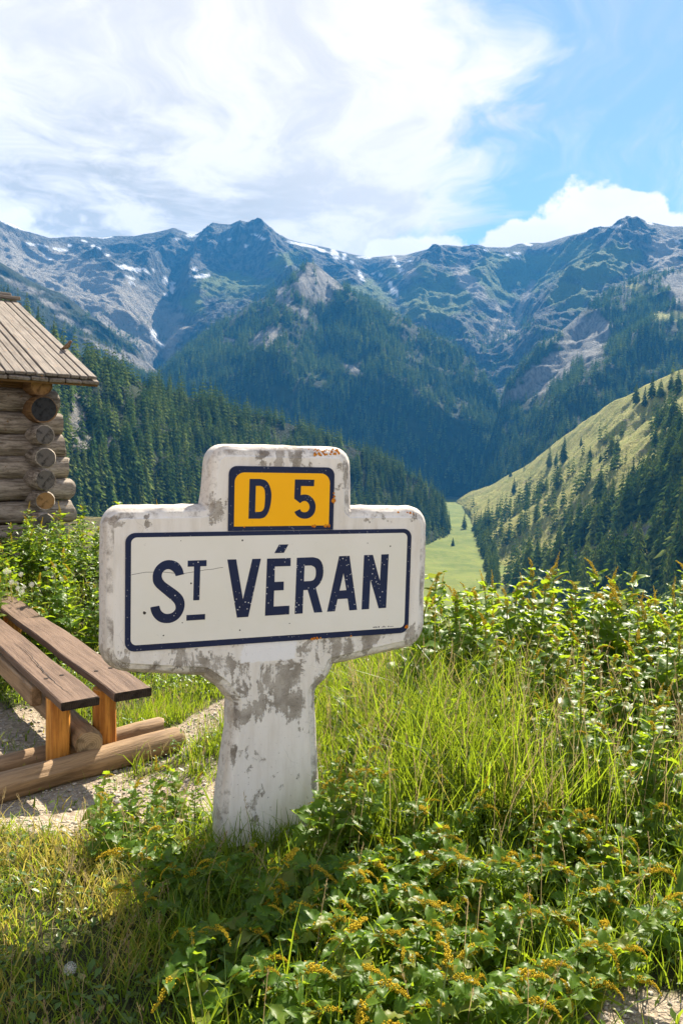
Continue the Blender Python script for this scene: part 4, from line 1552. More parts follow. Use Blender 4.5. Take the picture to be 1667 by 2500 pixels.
while x < .520:
    w = random.choice((.0022, .0034, .0046))
    hgt = random.choice((.0028, .0045, .0055))
    if abs(x - .462) > .003 and abs(x - .492) > .003:
        plate('small_print', [(x, .7972), (x + w, .7974), (x + w, .7974 + hgt), (x, .7972 + hgt)], -.00555, .0004, NAVY2, low)
    x += w + .0035
LICH = material('orange_lichen', lambda k: bsdf(k, k.mix(k.smooth(k.noise(k.coord(), 120, 4, .6), .4, .6), (.42, .12, .012), (.62, .26, .03)), .95, None, .1))


def lichen(x, z, r, y=-.006, n=9, flat=.25):
    m = MB()
    m.v.append((x, y - r * flat, z))
    for q in range(n):
        t_ = 6.283 * q / n
        q_ = r * random.uniform(.65, 1.15)
        m.v.append((x + q_ * math.cos(t_), y, z + q_ * math.sin(t_)))
    for q in range(n):
        m.f.append([0, 1 + q, 1 + (q + 1) % n])
    m.build('lichen', LICH, sign, True)


for (x, z, r, y) in [(.252, 1.295, .010, -.006), (.254, 1.312, .006, -.006), (.253, 1.325, .004, -.006), (.578, .793, .0095, -.006), (.178, .770, .006, -.005), (.188, .771, .007, -.005), (.200, .7715, .006, -.005), (.214, .772, .004, -.005), (.340, .771, .004, -.005), (.235, 1.2015, .007, -.006), (.222, 1.2015, .008, -.006), (.178, 1.2015, .007, -.006), (.17, 1.2015, .005, -.006), (-.092, 1.2015, .004, -.006)]:
    lichen(x, z, r, y)
for q in range(46):                                   # crust along the top edge
    x = .150 + .125 * random.random() ** .8
    o_ = random.uniform(.012, .036)
    yy = np.interp(o_, [0, .006, .014, .026, .036, .042], [0, .0015, .007, .013, .024, .04])
    lichen(x, 1.455 + o_ * .94, random.uniform(.002, .006), yy - .003, 7, .25)
for q in range(5):
    lichen(.52 + .08 * random.random(), 1.228 + .03 * random.random(), random.uniform(.003, .006), .008, 7, .5)


# ------------------------------------------------------------------ plants: materials
def leafy(name, col_a, col_b, trans, rough=.38, tmix=.42, spec=.5, attr=None, third=None, grow=1.0):
    def b(k):
        rn = k.attr(attr) if attr else k.rand()
        co = k.coord('Object')
        c = k.mix(rn, col_a, col_b)
        if third:
            c = k.mix(k.smooth(rn, .80, .97), c, third)
        if not attr:
            n = k.noise(co, 7 * grow, 4, .6)
            c = k.mix(k.math('MULTIPLY', k.smooth(n, .4, .7), .45), c, tuple(q * 1.7 for q in col_b))
        p = k.node('ShaderNodeBsdfPrincipled')
        k.put(p.inputs['Base Color'], c)
        p.inputs['Roughness'].default_value = rough
        p.inputs['Specular IOR Level'].default_value = spec
        t = k.node('ShaderNodeBsdfTranslucent')
        tc = k.mix(rn, trans, tuple(min(1, q * 1.25) for q in trans))
        if third:
            tc = k.mix(k.smooth(rn, .80, .97), tc, tuple(min(1, q * 1.25) for q in third))
        k.put(t.inputs[0], tc)
        mx = k.node('ShaderNodeMixShader')
        mx.inputs[0].default_value = tmix
        k.l.new(p.outputs[0], mx.inputs[1])
        k.l.new(t.outputs[0], mx.inputs[2])
        return mx.outputs[0]
    return material(name, b)


M_LEAF = leafy('goosefoot_leaf', (.044, .100, .011), (.085, .160, .018), (.36, .49, .018), .42, .44, .20, None, (.17, .19, .032))
M_LEAF_MASS = leafy('goosefoot_leaf_mass', (.044, .100, .011), (.100, .180, .022), (.36, .49, .018), .42, .44, .20, 'tint', (.17, .19, .032))
M_STEM = leafy('green_stem', (.13, .19, .04), (.20, .25, .05), (.32, .36, .05), .5, .25)
M_SPIKE = leafy('yellow_flower_spike', (.52, .37, .025), (.64, .48, .035), (.66, .50, .04), .8, .35, .1)
M_GRASS = leafy('grass_blade', (.040, .090, .010), (.125, .190, .020), (.33, .44, .020), .42, .46, .35, 'tint', (.46, .38, .075))
M_HERB = leafy('small_herb_leaf', (.050, .105, .016), (.10, .17, .024), (.24, .38, .022), .4, .42, .45, 'tint', (.30, .25, .05))
M_SEED = leafy('grass_seed_head', (.20, .14, .075), (.34, .27, .14), (.36, .28, .14), .8, .35, .1, 'tint')
M_FLUFF = leafy('seed_fluff', (.62, .60, .55), (.72, .70, .66), (.7, .68, .62), .9, .5, .1)
M_STALK = leafy('yellow_stalk', (.34, .29, .05), (.42, .36, .07), (.5, .42, .06), .5, .3)


def leaf_mesh(seed, lobe=.30, wide=.40, wav=.05, pet=.32, curl=.35):
    """arrow-shaped leaf of unit blade length on a petiole; X along, Z up"""
    rg = random.Random(seed)
    V, T = [], []
    # petiole as a narrow ribbon
    V += [(0, -.016, 0), (0, .016, 0), (pet, -.012, .02), (pet, .012, .02)]
    T += [(0, 2, 3), (0, 3, 1)]
    prof = [(0.0, .06, -.06), (.04, wide * .92, -.16), (.18, wide, .0), (.34, wide * .86, 0), (.52, wide * .66, 0), (.70, wide * .44, 0), (.86, wide * .21, 0), (1.0, .012, 0)]
    n = len(prof)
    zc = lambda x: .02 + .10 * x - curl * x * x
    b0 = len(V)
    for i, (x, w, bk) in enumerate(prof):
        wl, wr = w * rg.uniform(.85, 1.15), w * rg.uniform(.85, 1.15)
        wz = lambda: rg.uniform(-1, 1) * wav * (1 if 0 < i < n - 1 else .2)
        xl = x + bk * lobe / .16 * .9 if bk else x + rg.uniform(-.03, .03)
        fold = .22
        V += [(pet + xl, wl, zc(x) + wl * fold + wz() * 1.5), (pet + x * .99, wl * .5, zc(x) + wl * .5 * fold + wz() * .5 + .012),
              (pet + x, 0, zc(x) - .012),
              (pet + x * .99, -wr * .5, zc(x) + wr * .5 * fold + wz() * .5 + .012), (pet + xl, -wr, zc(x) + wr * fold + wz() * 1.5)]
    for i in range(n - 1):
        for j in range(4):
            a = b0 + i * 5 + j
            T += [(a, a + 1, a + 6), (a, a + 6, a + 5)]
    return np_mesh('leaf', np.array(V), np.array(T))


LEAVES = [leaf_mesh(100 + i, rg_l, wd, wv, pt, cu) for i, (rg_l, wd, wv, pt, cu) in enumerate([(.30, .40, .06, .30, .30), (.34, .44, .08, .34, .45), (.26, .36, .05, .26, .20), (.30, .46, .09, .40, .60), (.22, .34, .06, .22, .10), (.36, .42, .08, .30, .75), (.28, .38, .10, .3, .4)])]
for me in LEAVES:
    me.materials.append(M_LEAF)


def spike_mesh(seed, bend, fat=1.0, n=58):
    """flower spike of unit length: little knobbly clusters round a curved axis, starting along +Z"""
    rg = random.Random(seed)
    V, T = [], []
    ang, x, z = 0.0, 0.0, 0.0
    prev = 0
    for i in range(n):
        t = i / n
        ang = bend * t
        x += math.sin(ang) / n
        z += math.cos(ang) / n
        for q in range(3 if t < .8 else 2):
            a = rg.uniform(0, 6.283)
            rr_ = (.085 * (1 - t) ** .6 + .022) * fat * rg.uniform(.3, 1.1)
            cx0, cy0, cz0 = x + rr_ * math.cos(a), rr_ * math.sin(a), z + rg.uniform(-.02, .02)
            s = rg.uniform(.016, .032) * fat * (1.1 - .4 * t)
            b = len(V)
            V += [(cx0 + s, cy0, cz0), (cx0 - s, cy0, cz0), (cx0, cy0 + s, cz0), (cx0, cy0 - s, cz0), (cx0, cy0, cz0 + s), (cx0, cy0, cz0 - s)]
            for (p, q_, r_) in ((0, 2, 4), (2, 1, 4), (1, 3, 4), (3, 0, 4), (2, 0, 5), (1, 2, 5), (3, 1, 5), (0, 3, 5)):
                T.append((b + p, b + q_, b + r_))
    return np_mesh('flower_spike', np.array(V), np.array(T))


SPIKES = [spike_mesh(i, bd, ft) for i, (bd, ft) in enumerate([(.3, .8), (1.0, 1.0), (2.2, .9), (2.9, 1.0), (.7, 1.3), (1.6, 1.2)])]
for me in SPIKES:
    me.materials.append(M_SPIKE)


def orient(pos, az, pitch, roll, s):
    return Matrix.Translation(pos) @ Matrix.Rotation(az, 4, 'Z') @ Matrix.Rotation(-pitch, 4, 'Y') @ Matrix.Rotation(roll, 4, 'X') @ Matrix.Diagonal((s, s, s, 1))


def plant_proto(seed, kind):
    """-> list of (part name, mesh, matrix) for one goosefoot plant of unit height"""
    rg = random.Random(seed)
    parts = []
    if kind == 'tall':
        npt, lean, nl, l0, l1, spk = 9, rg.uniform(.05, .22), rg.randint(24, 30), .225, .085, rg.uniform(.14, .22)
    elif kind == 'small':
        npt, lean, nl, l0, l1, spk = 8, rg.uniform(.2, .5), rg.randint(17, 22), .26, .12, rg.uniform(.20, .30)
    else:
        npt, lean, nl, l0, l1, spk = 9, rg.uniform(.75, 1.25), rg.randint(20, 26), .24, .10, rg.uniform(.20, .30)
    pts = []
    x = z = 0.0
    for i in range(npt):
        t = i / (npt - 1)
        pts.append((x, .02 * math.sin(t * 4 + seed), z))
        th = lean * t ** .8 if kind != 'sprawl' else lean * (.45 + .8 * t - .55 * max(0, t - .7))
        x += math.sin(th) / npt
        z += math.cos(th) / npt
    m = MB()
    m.tube(pts, [.014 - .010 * i / (npt - 1) for i in range(npt)], 5)
    st_me = m.mesh('stem', True)
    st_me.materials.append(M_STEM)
    parts.append(('stem', st_me, Matrix.Identity(4)))
    P = np.array(pts)
    for i in range(nl):
        t = (i + rg.random()) / nl
        t = t ** (.9 if kind == 'tall' else 1.15)
        q = t * (npt - 1)
        i0 = min(int(q), npt - 2)
        pos = P[i0] * (1 - (q - i0)) + P[i0 + 1] * (q - i0)
        az = i * 2.4 + rg.uniform(-.5, .5)
        s = (l0 + (l1 - l0) * t) * rg.uniform(.75, 1.2)
        pitch = rg.uniform(-.15, .55) + .35 * t
        parts.append(('leaf', rg.choice(LEAVES), orient(pos, az, pitch, rg.uniform(-.4, .4), s)))
    d = P[-1] - P[-2]
    th = math.atan2(d[0], d[2])
    sp = rg.choice(SPIKES)
    parts.append(('flower_spike', sp, Matrix.Translation(P[-1] - d * .5) @ Matrix.Rotation(th, 4, 'Y') @ Matrix.Rotation(rg.uniform(-.9, .9), 4, 'Z') @ Matrix.Diagonal((spk, spk, spk, 1))))
    for q in range(rg.randint(1, 3)):
        i0 = npt - 2 - q
        s2 = spk * rg.uniform(.35, .55)
        parts.append(('flower_spike', rg.choice(SPIKES), Matrix.Translation(P[i0]) @ Matrix.Rotation(rg.uniform(0, 6.28), 4, 'Z') @ Matrix.Rotation(rg.uniform(.4, .9), 4, 'Y') @ Matrix.Diagonal((s2, s2, s2, 1))))
    return parts


PROTO = {kd: [plant_proto(i * 13 + ofs, kd) for i in range(7)] for kd, ofs in (('tall', 1), ('sprawl', 200), ('small', 400))}
rg = random.Random(77)


def grow(kind, x, y, h, rz, label, group, dz=0.0, thin=1.0):
    parts = [p for p in rg.choice(PROTO[kind]) if p[0] != 'leaf' or rg.random() <= thin]
    PLANTS.append((x, y, float(ground_z(x, y)) - .01 + dz, h, rz, label, group, parts))


PLANTS = []


def raise_plants(limit=296):
    """the plants that show largest become things of their own, the rest one mass of foliage"""
    def rank(p):
        if p[6] in ('tallest goosefoot stems', 'high shoots on the bank', 'goosefoot against the post'):
            return 9.0
        px_, py_, dz_ = project(np.array([p[0], p[1], p[2] + p[3] * .5]))
        seen = -20 < px_ < 1690 and py_ < 2540
        return p[3] / max(float(dz_), .5) * (1.0 if seen else .05)
    order_ = sorted(PLANTS, key=rank, reverse=True)
    for (x, y, z, h, rz, label, group, parts) in order_[:limit]:
        t = empty('goosefoot_plant', (x, y, z), rz, h)
        tag(t, label, 'plant', group)
        for (nm, me, M) in parts:
            link(nm, me, t, None, M)
    cache = {}
    VV, TT, tn, mi, base = [], [], [], [], 0
    for (x, y, z, h, rz, label, group, parts) in order_[limit:]:
        W = Matrix.Translation((x, y, z)) @ Matrix.Rotation(rz, 4, 'Z') @ Matrix.Diagonal((h, h, h, 1))
        spikes = 0
        for (nm, me, M) in parts:
            if nm == 'flower_spike':
                spikes += 1
                if spikes > 1:
                    continue
            if me.name not in cache:
                v = np.zeros(len(me.vertices) * 3, np.float32)
                me.vertices.foreach_get('co', v)
                me.calc_loop_triangles()
                f = np.zeros(len(me.loop_triangles) * 3, np.int32)
                me.loop_triangles.foreach_get('vertices', f)
                cache[me.name] = (v.reshape(-1, 3), f.reshape(-1, 3))
            v, f = cache[me.name]
            A = np.array(W @ M)
            VV.append(v @ A[:3, :3].T + A[:3, 3])
            TT.append(f + base)
            base += len(v)
            tn.append(np.full(len(v), rg.random()))
            mi.append(np.full(len(f), {'leaf': 0, 'stem': 1, 'flower_spike': 2}[nm]))
    me = np_mesh('goosefoot_growth', np.concatenate(VV), np.concatenate(TT), attrs={'tint': np.concatenate(tn)})
    for m_ in (M_LEAF_MASS, M_STEM, M_SPIKE):
        me.materials.append(m_)
    me.polygons.foreach_set('material_index', np.concatenate(mi).astype(np.int32))
    tag(link('goosefoot_growth', me), 'goosefoot leaves filling the gaps between the single plants', 'plants', kind='stuff')


def scatter(n, fn, mind):
    pts = []
    tries = 0
    while len(pts) < n and tries < n * 60:
        tries += 1
        x, y = fn()
        if all((x - a) ** 2 + (y - b) ** 2 > mind * mind for a, b in pts):
            pts.append((x, y))
    return pts


def frompx(x0, x1, y0, y1):
    def f():
        p = at_z(rg.uniform(x0, x1), rg.uniform(y0, y1), 0.0)
        return float(p[0]), float(p[1])
    return f


def near_sign(x, y, d=.12, front=.07):
    q = np.array([x - SO[0], y - SO[1]])
    return abs(q @ SX[:2] - .03) < .26 + d * .3 and -front < q @ SB[:2] < .12 + d


# thick stand behind the grass, right of the sign
for x, y in scatter(98, lambda: (rg.uniform(.42, 3.0), rg.uniform(3.95, 5.5)), .11):
    if x > .52 * y + .40 or (x < .75 and y < 4.3):
        continue
    h = rg.uniform(.56, .80) * (1.0 + .10 * (y - 4.6))
    grow('tall', x, y, h, rg.uniform(0, 6.28), 'tall leafy goosefoot with a yellow spike in the stand behind the grass', 'goosefoot stand behind the grass')
for px, tip in [(1330, 1345), (1185, 1380), (1265, 1370), (1510, 1400), (1545, 1410), (1130, 1395), (1610, 1480)]:
    y = rg.uniform(4.5, 5.0)
    x = (px - CX) / F_PX * y
    h = (HC - (tip - float(horizon(px))) / F_PX * y - float(ground_z(x, y))) / 1.08
    grow('tall', x, y, h, rg.uniform(0, 6.28), 'tallest goosefoot stem rising above the stand with the valley behind', 'tallest goosefoot stems')
for x, y in scatter(64, lambda: (rg.uniform(.70, 2.4), rg.uniform(3.0, 4.2)), .12):
    if x > .54 * y + .30 or x < .70 + .45 * (3.6 - y):
        continue
    grow('tall', x, y, rg.uniform(.36, .58), rg.uniform(0, 6.28), 'leafy goosefoot mixed into the long grass in front of the tall stand', 'goosefoot at the edge of the long grass')
# bank beside the hut, behind the bench
for x, y in scatter(92, lambda: (rg.uniform(-4.1, -1.15), rg.uniform(5.3, 8.3)), .15):
    if x < -.48 * y - .35 or (x > -1.7 and y < 6.2):
        continue
    if (np.array([x, y]) - K0[:2]) @ NN[:2] < .62 and (np.array([x, y]) - K0[:2]) @ E1[:2] < .75:
        continue
    h = rg.uniform(.45, .66)
    grow('tall', x, y, h, rg.uniform(0, 6.28), 'leafy goosefoot on the bank between the bench and the log hut', 'goosefoot bank before the hut')
for px, y, tip in [(395, 6.6, 1236), (410, 6.7, 1250), (462, 6.5, 1205), (455, 6.8, 1232), (95, 7.0, 1252), (120, 7.1, 1268), (70, 6.8, 1275), (160, 6.8, 1285), (30, 6.6, 1290)]:
    x = (px - CX) / F_PX * y
    h = (HC - (tip - float(horizon(px))) / F_PX * y - float(ground_z(x, y))) / 1.08
    grow('tall', x, y, h, rg.uniform(0, 6.28), 'high goosefoot shoot topping the bank behind bench and sign', 'high shoots on the bank')
# sprawling plants in front of the sign
for x, y in scatter(168, frompx(440, 1560, 2060, 2720), .062):
    px_, py_, _ = project(np.array([x, y, .1]))
    if near_sign(x, y, .12, .26) or (px_ > 1430 and py_ > 2330) or (px_ > 1330 and py_ > 2440):
        continue
    grow('sprawl', x, y, rg.uniform(.24, .37), rg.gauss(-.35, 1.1), 'sprawling goosefoot with broad leaves and yellow spike below the sign', 'sprawling goosefoot before the sign', thin=.95)
for x, y in scatter(8, frompx(430, 640, 2080, 2260), .10):
    if not near_sign(x, y, .12, .22):
        grow('sprawl', x, y, rg.uniform(.22, .30), rg.uniform(2.2, 4.2), 'goosefoot growing in the shade at the foot of the sign post', 'goosefoot in the shade of the sign')
for x, y in scatter(15, frompx(230, 500, 1975, 2110), .08):
    if not near_sign(x, y):
        grow('small', x, y, rg.uniform(.18, .30), rg.uniform(0, 6.28), 'low goosefoot at the edge of the gravel path beside the post', 'low goosefoot by the gravel')
for x, y in scatter(46, frompx(800, 1640, 1780, 2060), .11):
    if not near_sign(x, y):
        grow('small', x, y, rg.uniform(.22, .36), rg.gauss(-.3, 1.3), 'goosefoot scattered through the long grass beside the post', 'goosefoot in the long grass')
for x, y in [(-.10, 2.80), (.0, 2.83), (-.02, 2.76), (.12, 2.90)]:
    grow('small', x, y, rg.uniform(.30, .42), rg.uniform(-1, 1), 'dark goosefoot growing against the white foot of the post', 'goosefoot against the post')

raise_plants()

# broad dock leaves at the right
DOCK = [leaf_mesh(300 + i, .06, .27, .05, .35, cu) for i, cu in enumerate((.25, .5, .8))]
for me in DOCK:
    me.materials.append(M_LEAF)
for (px, py, s, lb) in [(1690, 2300, 1.0, 'big dock with broad tongue-shaped leaves by the gravel'), (1610, 2010, .8, 'broad-leaved dock standing in the long grass'), (1690, 2120, .9, 'broad-leaved dock between the long grass and the gravel'), (1330, 1890, .8, 'pale broad-leaved dock in the middle of the long grass')]:
    p = at_z(px, py, 0)
    t = empty('dock_plant', (p[0], p[1], float(ground_z(p[0], p[1]))), rg.uniform(0, 6.28))
    tag(t, lb, 'plant', None)
    for i in range(9):
        link('leaf', rg.choice(DOCK), t, None, orient((0, 0, .01), i * 2.4, rg.uniform(.25, 1.2), rg.uniform(-.3, .3), s * rg.uniform(.15, .24)))


# dandelion clocks
def clock_mesh(seed, n=90):
    rg_ = random.Random(seed)
    V, T = [], []
    for i in range(n):
        zc = 1 - 2 * (i + .5) / n
        a = i * 2.39996
        rr_ = math.sqrt(max(0, 1 - zc * zc))
        d = Vector((rr_ * math.cos(a), rr_ * math.sin(a), zc))
        e1 = d.orthogonal().normalized()
        e2 = d.cross(e1)
        o = d * rg_.uniform(.85, 1.0)
        b = len(V)
        V += [tuple(d * .1 + e1 * .012), tuple(d * .1 - e1 * .012), tuple(o)]
        T.append((b, b + 1, b + 2))
        for q in range(5):
            t_ = q * 1.2566 + rg_.random()
            u_ = e1 * math.cos(t_) + e2 * math.sin(t_)
            w_ = d.cross(u_) * .02
            b = len(V)
            V += [tuple(o + w_), tuple(o - w_), tuple(o + u_ * .30 + d * .07)]
            T.append((b, b + 1, b + 2))
    return np_mesh('seed_head', np.array(V), np.array(T), smooth=False)


CLOCKS = [clock_mesh(i) for i in range(2)]
for me in CLOCKS:
    me.materials.append(M_FLUFF)


def dandelion(px, py, y, r, hgt, label, group=None):
    """seed head centre at the picked point, at distance y; the stalk reaches down to the ground"""
    q = rays(px, py)
    p = np.array([0, 0, HC]) + q * (y / q[1])
    gz_ = float(ground_z(p[0], p[1]))
    t = empty('dandelion_clock', (p[0], p[1], gz_))
    tag(t, label, 'flower', group)
    hgt = max(.03, p[2] - gz_)
    m = MB()
    m.tube([(0, 0, 0), (.01, 0, hgt * .5), (0, 0, hgt)], [.0028, .0024, .002], 5)
    m.build('stalk', M_STALK, t, True)
    link('seed_head', rg.choice(CLOCKS), t, None, Matrix.Translation((0, 0, hgt)) @ Matrix.Diagonal((r, r, r, 1)))


dandelion(171, 2366, 2.03, .017, .1, 'white dandelion clock in the shaded grass left of the goosefoot')
dandelion(507, 2432, 1.93, .012, .1, 'half-bare dandelion clock in the shaded grass among leaves')
for i in range(17):
    dandelion(rg.uniform(5, 135), rg.uniform(1378, 1452), rg.uniform(5.7, 6.5), rg.uniform(.010, .024), .3, 'yellow-stalked dandelion clock in the cluster behind the bench', 'dandelion clocks behind the bench')
for px, py, y in [(1028, 1690, 3.6), (1245, 1802, 3.2), (1062, 1480, 3.9), (1212, 1555, 3.9)]:
    dandelion(px, py, y, .008, .4, 'tall yellow dandelion stalk with a spent head in the long grass', 'spent dandelions in the long grass')


# ------------------------------------------------------------------ grass (stuff)
def cand(n, y0, y1, xm=.47):
    y = np.sqrt(RNG.uniform(y0 * y0, y1 * y1, n))
    x = RNG.uniform(-1, 1, n) * (xm * y + .12)
    return x, y


def blades(name, x, y, h, w, tint, lean, label):
    n = len(x)
    z = ground_z(x, y)
    a = RNG.uniform(0, 6.283, n)
    la = RNG.uniform(0, 6.283, n)
    ca, sa = np.cos(a), np.sin(a)
    lx, ly = np.cos(la) * lean * h, np.sin(la) * lean * h
    V = np.zeros((n, 7, 3), np.float32)
    for r, (t, ww) in enumerate([(0, 1.0), (.38, .85), (.74, .5)]):
        ox, oy = lx * t ** 1.7, ly * t ** 1.7
        zz = z - .01 + h * (t - .18 * lean * t * t)
        V[:, 2 * r, 0] = x + ox + ca * w * ww
        V[:, 2 * r, 1] = y + oy + sa * w * ww
        V[:, 2 * r + 1, 0] = x + ox - ca * w * ww
        V[:, 2 * r + 1, 1] = y + oy - sa * w * ww
        V[:, 2 * r, 2] = V[:, 2 * r + 1, 2] = zz
    V[:, 6, 0], V[:, 6, 1], V[:, 6, 2] = x + lx * 1.15, y + ly * 1.15, z + h * (1 - .38 * lean)
    b = (np.arange(n) * 7)[:, None]
    T = np.concatenate([b + np.array([[0, 1, 3]]), b + np.array([[0, 3, 2]]), b + np.array([[2, 3, 5]]), b + np.array([[2, 5, 4]]), b + np.array([[4, 5, 6]])])
    me = np_mesh(name, V.reshape(-1, 3), T, attrs={'tint': np.repeat(tint, 7)})
    return tag(link(name, me, None, M_GRASS), label, 'grass', kind='stuff')


x, y = cand(190000, 1.45, 6.8, .60)
px, py, _ = project(np.stack([x, y, 0 * x], -1))
gr = ground_gravel(x, y)
clump = fbm(x * 4, y * 4, 4, 201)
fine = fbm(x * 12, y * 12, 3, 205)
lawn = sstep(-(x + .35 + .12 * (y - 2)), -.05, .3) * sstep(y, 3.2, 2.9)                  # short yellow turf at the left
longg = sstep(x, -.02, .35) * sstep(y, 2.65, 3.1) * sstep(y, 5.2, 4.4) * (1 - .6 * sstep(x, .9, 1.3))                     # long grass right of the post
fgm = 1 - np.maximum(lawn, longg)
dens = .55 * fgm + 1.0 * lawn + .72 * longg
dens = dens * (.45 + 1.0 * sstep(clump, .35, .6)) * (1 - .87 * gr)
dens *= np.where(y > 4.9, .6, 1.0)
q_ = np.stack([x - SO[0], y - SO[1]], -1)
insign = (np.abs(q_ @ SX[:2] - .03) < .20) & (q_ @ SB[:2] > -.01) & (q_ @ SB[:2] < .13)
keep = (RNG.random(len(x)) < dens) & ~insign
x, y, lawn, longg, clump, fine, gr = [q[keep] for q in (x, y, lawn, longg, clump, fine, gr)]
n = len(x)
h = RNG.gamma(6, 1 / 6, n) * (.12 + .22 * longg - .055 * lawn + .05 * (clump - .4))
back = sstep(y, 4.2, 5.0) * sstep(-x, .2, .6)
h *= 1 - .45 * back
h *= 1 - .55 * sstep(gr, .02, .3)
qf = np.stack([x - SO[0], y - SO[1]], -1)
h = h * np.where((np.abs(qf @ SX[:2] - .03) < .32) & (qf @ SB[:2] < .02) & (qf @ SB[:2] > -.3), .85, 1.0)
h = np.clip(h, .025, .62)
tint = np.clip(RNG.random(n) * .55 + .30 * (fine - .3) + .34 * lawn * RNG.random(n) + .48 * lawn * sstep(clump, .38, .58) - .10 * longg, 0, 1)
tint = np.where(RNG.random(n) < .05 + .10 * lawn, RNG.uniform(.85, 1, n), tint)
wid = (.0016 + .0016 * RNG.random(n)) * (1 + .35 * longg)
wid = np.where(RNG.random(n) < .06, wid * 2.0, wid)
blades('grass', x, y, h, wid, tint, RNG.uniform(.1, .75, n) + .2 * lawn, 'grass growing over the knoll round the sign and the bench')

# small herbs hiding the soil
x, y = cand(66000, 1.5, 8.0, .60)
gr = ground_gravel(x, y)
cl = fbm(x * 3.3 + 9, y * 3.3, 4, 301)
bankm = sstep(y, 4.2, 5.2)
dn = sstep(cl, .36, .56) * (1 - .95 * gr) * (.75 + .35 * bankm)
q_ = np.stack([x - SO[0], y - SO[1]], -1)
insign = (np.abs(q_ @ SX[:2] - .03) < .22) & (q_ @ SB[:2] > -.02) & (q_ @ SB[:2] < .14)
keep = (RNG.random(len(x)) < dn) & ~insign
x, y, cl = x[keep], y[keep], cl[keep]
n = len(x)
tall = .05 + .10 * sstep(cl, .5, .7) + .22 * sstep(y, 5.0, 6.0) * sstep(-x, 1.2, 2.0)
z = ground_z(x, y) + RNG.random(n) * tall
s = RNG.uniform(.007, .018, n) * (1 + .5 * sstep(y, 4, 6))
a = RNG.uniform(0, 6.283, n)
pt = RNG.uniform(-.5, .8, n)
ca, sa, cp, sp_ = np.cos(a), np.sin(a), np.cos(pt), np.sin(pt)
V = np.zeros((n, 4, 3), np.float32)
for i, (u_, v_, w_) in enumerate([(0, 0, 0), (.9, .55, .22), (2.0, 0, -.1), (.9, -.55, .22)]):
    V[:, i, 0] = x + s * (u_ * cp * ca - v_ * sa)
    V[:, i, 1] = y + s * (u_ * cp * sa + v_ * ca)
    V[:, i, 2] = z + s * (u_ * sp_ + w_)
b = (np.arange(n) * 4)[:, None]
T = np.concatenate([b + np.array([[0, 1, 2]]), b + np.array([[0, 2, 3]])])
me = np_mesh('herb_cover', V.reshape(-1, 3), T, attrs={'tint': np.repeat(np.clip(RNG.random(n) * .9, 0, 1), 4)})
tag(link('herb_cover', me, None, M_HERB), 'small green herbs covering the ground between the grass', 'herbs', kind='stuff')

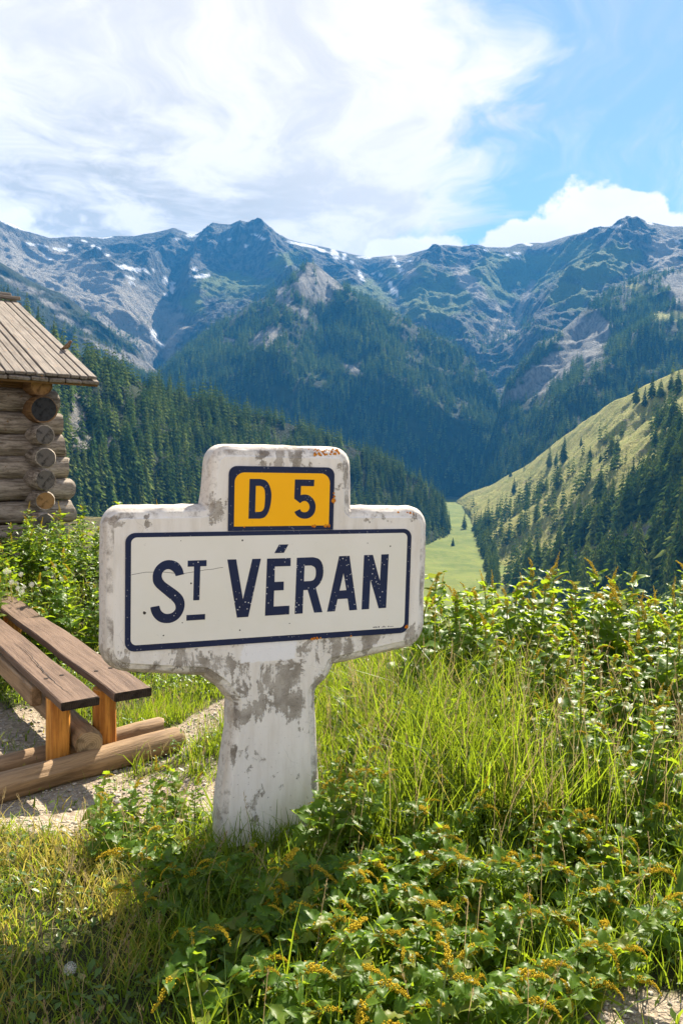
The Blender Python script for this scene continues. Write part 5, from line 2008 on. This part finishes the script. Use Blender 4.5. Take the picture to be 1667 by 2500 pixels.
# seed heads of the grasses
x, y = cand(1300, 1.6, 4.7)
gr = ground_gravel(x, y)
q_ = np.stack([x - SO[0], y - SO[1]], -1)
ok = (gr < .3) & ((y > 2.75) | (x < -.45) | (RNG.random(len(x)) < .22)) & ~((np.abs(q_ @ SX[:2] - .03) < .30) & (np.abs(q_ @ SB[:2]) < .16))
x, y = x[ok], y[ok]
V, T, tn = [], [], []
for i in range(len(x)):
    lg = .5 if (x[i] > .05 and y[i] > 2.7) else (.28 if x[i] > -.4 else .17)
    hh = lg * rg.uniform(.7, 1.25)
    z0 = float(ground_z(x[i], y[i]))
    la, ln = rg.uniform(0, 6.28), rg.uniform(.05, .35)
    pos = lambda t: Vector((x[i] + math.cos(la) * ln * hh * t * t, y[i] + math.sin(la) * ln * hh * t * t, z0 + hh * t * (1 - .1 * t)))
    t0 = rg.random()
    b = len(V)
    for q in range(5):
        p = pos(q / 4)
        V += [tuple(p + Vector((.0009, 0, 0))), tuple(p - Vector((.0009, 0, 0)))]
        tn += [t0, t0]
        if q:
            T += [(b + 2 * q - 2, b + 2 * q - 1, b + 2 * q + 1), (b + 2 * q - 2, b + 2 * q + 1, b + 2 * q)]
    for q in range(16):
        t = 1 - .26 * q / 16
        p = pos(t)
        a = rg.uniform(0, 6.28)
        rr_ = .002 + .020 * (q / 16) * rg.random()
        o = p + Vector((math.cos(a) * rr_, math.sin(a) * rr_, rg.uniform(0, .006)))
        d = Vector((math.cos(a) * .0018, math.sin(a) * .0018, .0042)) * rg.uniform(.7, 1.5)
        e = Vector((-math.sin(a), math.cos(a), 0)) * .0015
        b = len(V)
        V += [tuple(o - d), tuple(o + e), tuple(o + d), tuple(o - e)]
        tn += [t0] * 4
        T += [(b, b + 1, b + 2), (b, b + 2, b + 3)]
me = np_mesh('grass_seed_heads', np.array(V), np.array(T), attrs={'tint': np.array(tn)})
tag(link('grass_seed_heads', me, None, M_SEED), 'feathery seed heads standing above the grass', 'grass', kind='stuff')

# loose stones on the gravel
x, y = cand(16000, 1.7, 5.4)
keep = RNG.random(len(x)) < ground_gravel(x, y) * .9
x, y = x[keep], y[keep]
n = len(x)
s = RNG.gamma(1.6, .0022, n) + .0018
z = ground_z(x, y) + s * .25
oct_ = np.array([(1, 0, 0), (0, 1, 0), (-1, 0, 0), (0, -1, 0), (0, 0, .7), (.7, .7, .35), (-.7, .7, .3), (-.7, -.7, .35), (.7, -.7, .3)])
V = oct_[None] * s[:, None, None] * RNG.uniform(.65, 1.35, (n, 9, 3))
a = RNG.uniform(0, 6.283, n)
ca, sa = np.cos(a)[:, None], np.sin(a)[:, None]
V = np.stack([V[..., 0] * ca - V[..., 1] * sa + x[:, None], V[..., 0] * sa + V[..., 1] * ca + y[:, None], V[..., 2] + z[:, None]], -1)
ft = np.array([(0, 5, 8), (5, 4, 8), (5, 1, 4), (1, 6, 4), (6, 2, 4), (2, 7, 4), (7, 3, 4), (3, 8, 4), (0, 1, 5), (1, 2, 6), (2, 3, 7), (3, 0, 8)])
T = (np.arange(n) * 9)[:, None, None] + ft[None]
me = np_mesh('loose_stones', V.reshape(-1, 3), T.reshape(-1, 3), smooth=False, attrs={'tint': np.repeat(RNG.random(n), 9)})
tag(link('loose_stones', me, None, material('gravel_stone', lambda k: bsdf(k, k.mix(k.attr('tint'), (.25, .225, .20), (.52, .46, .37)), .85, None, .2))), 'loose grey and buff stones on the gravel path', 'stones', kind='stuff')
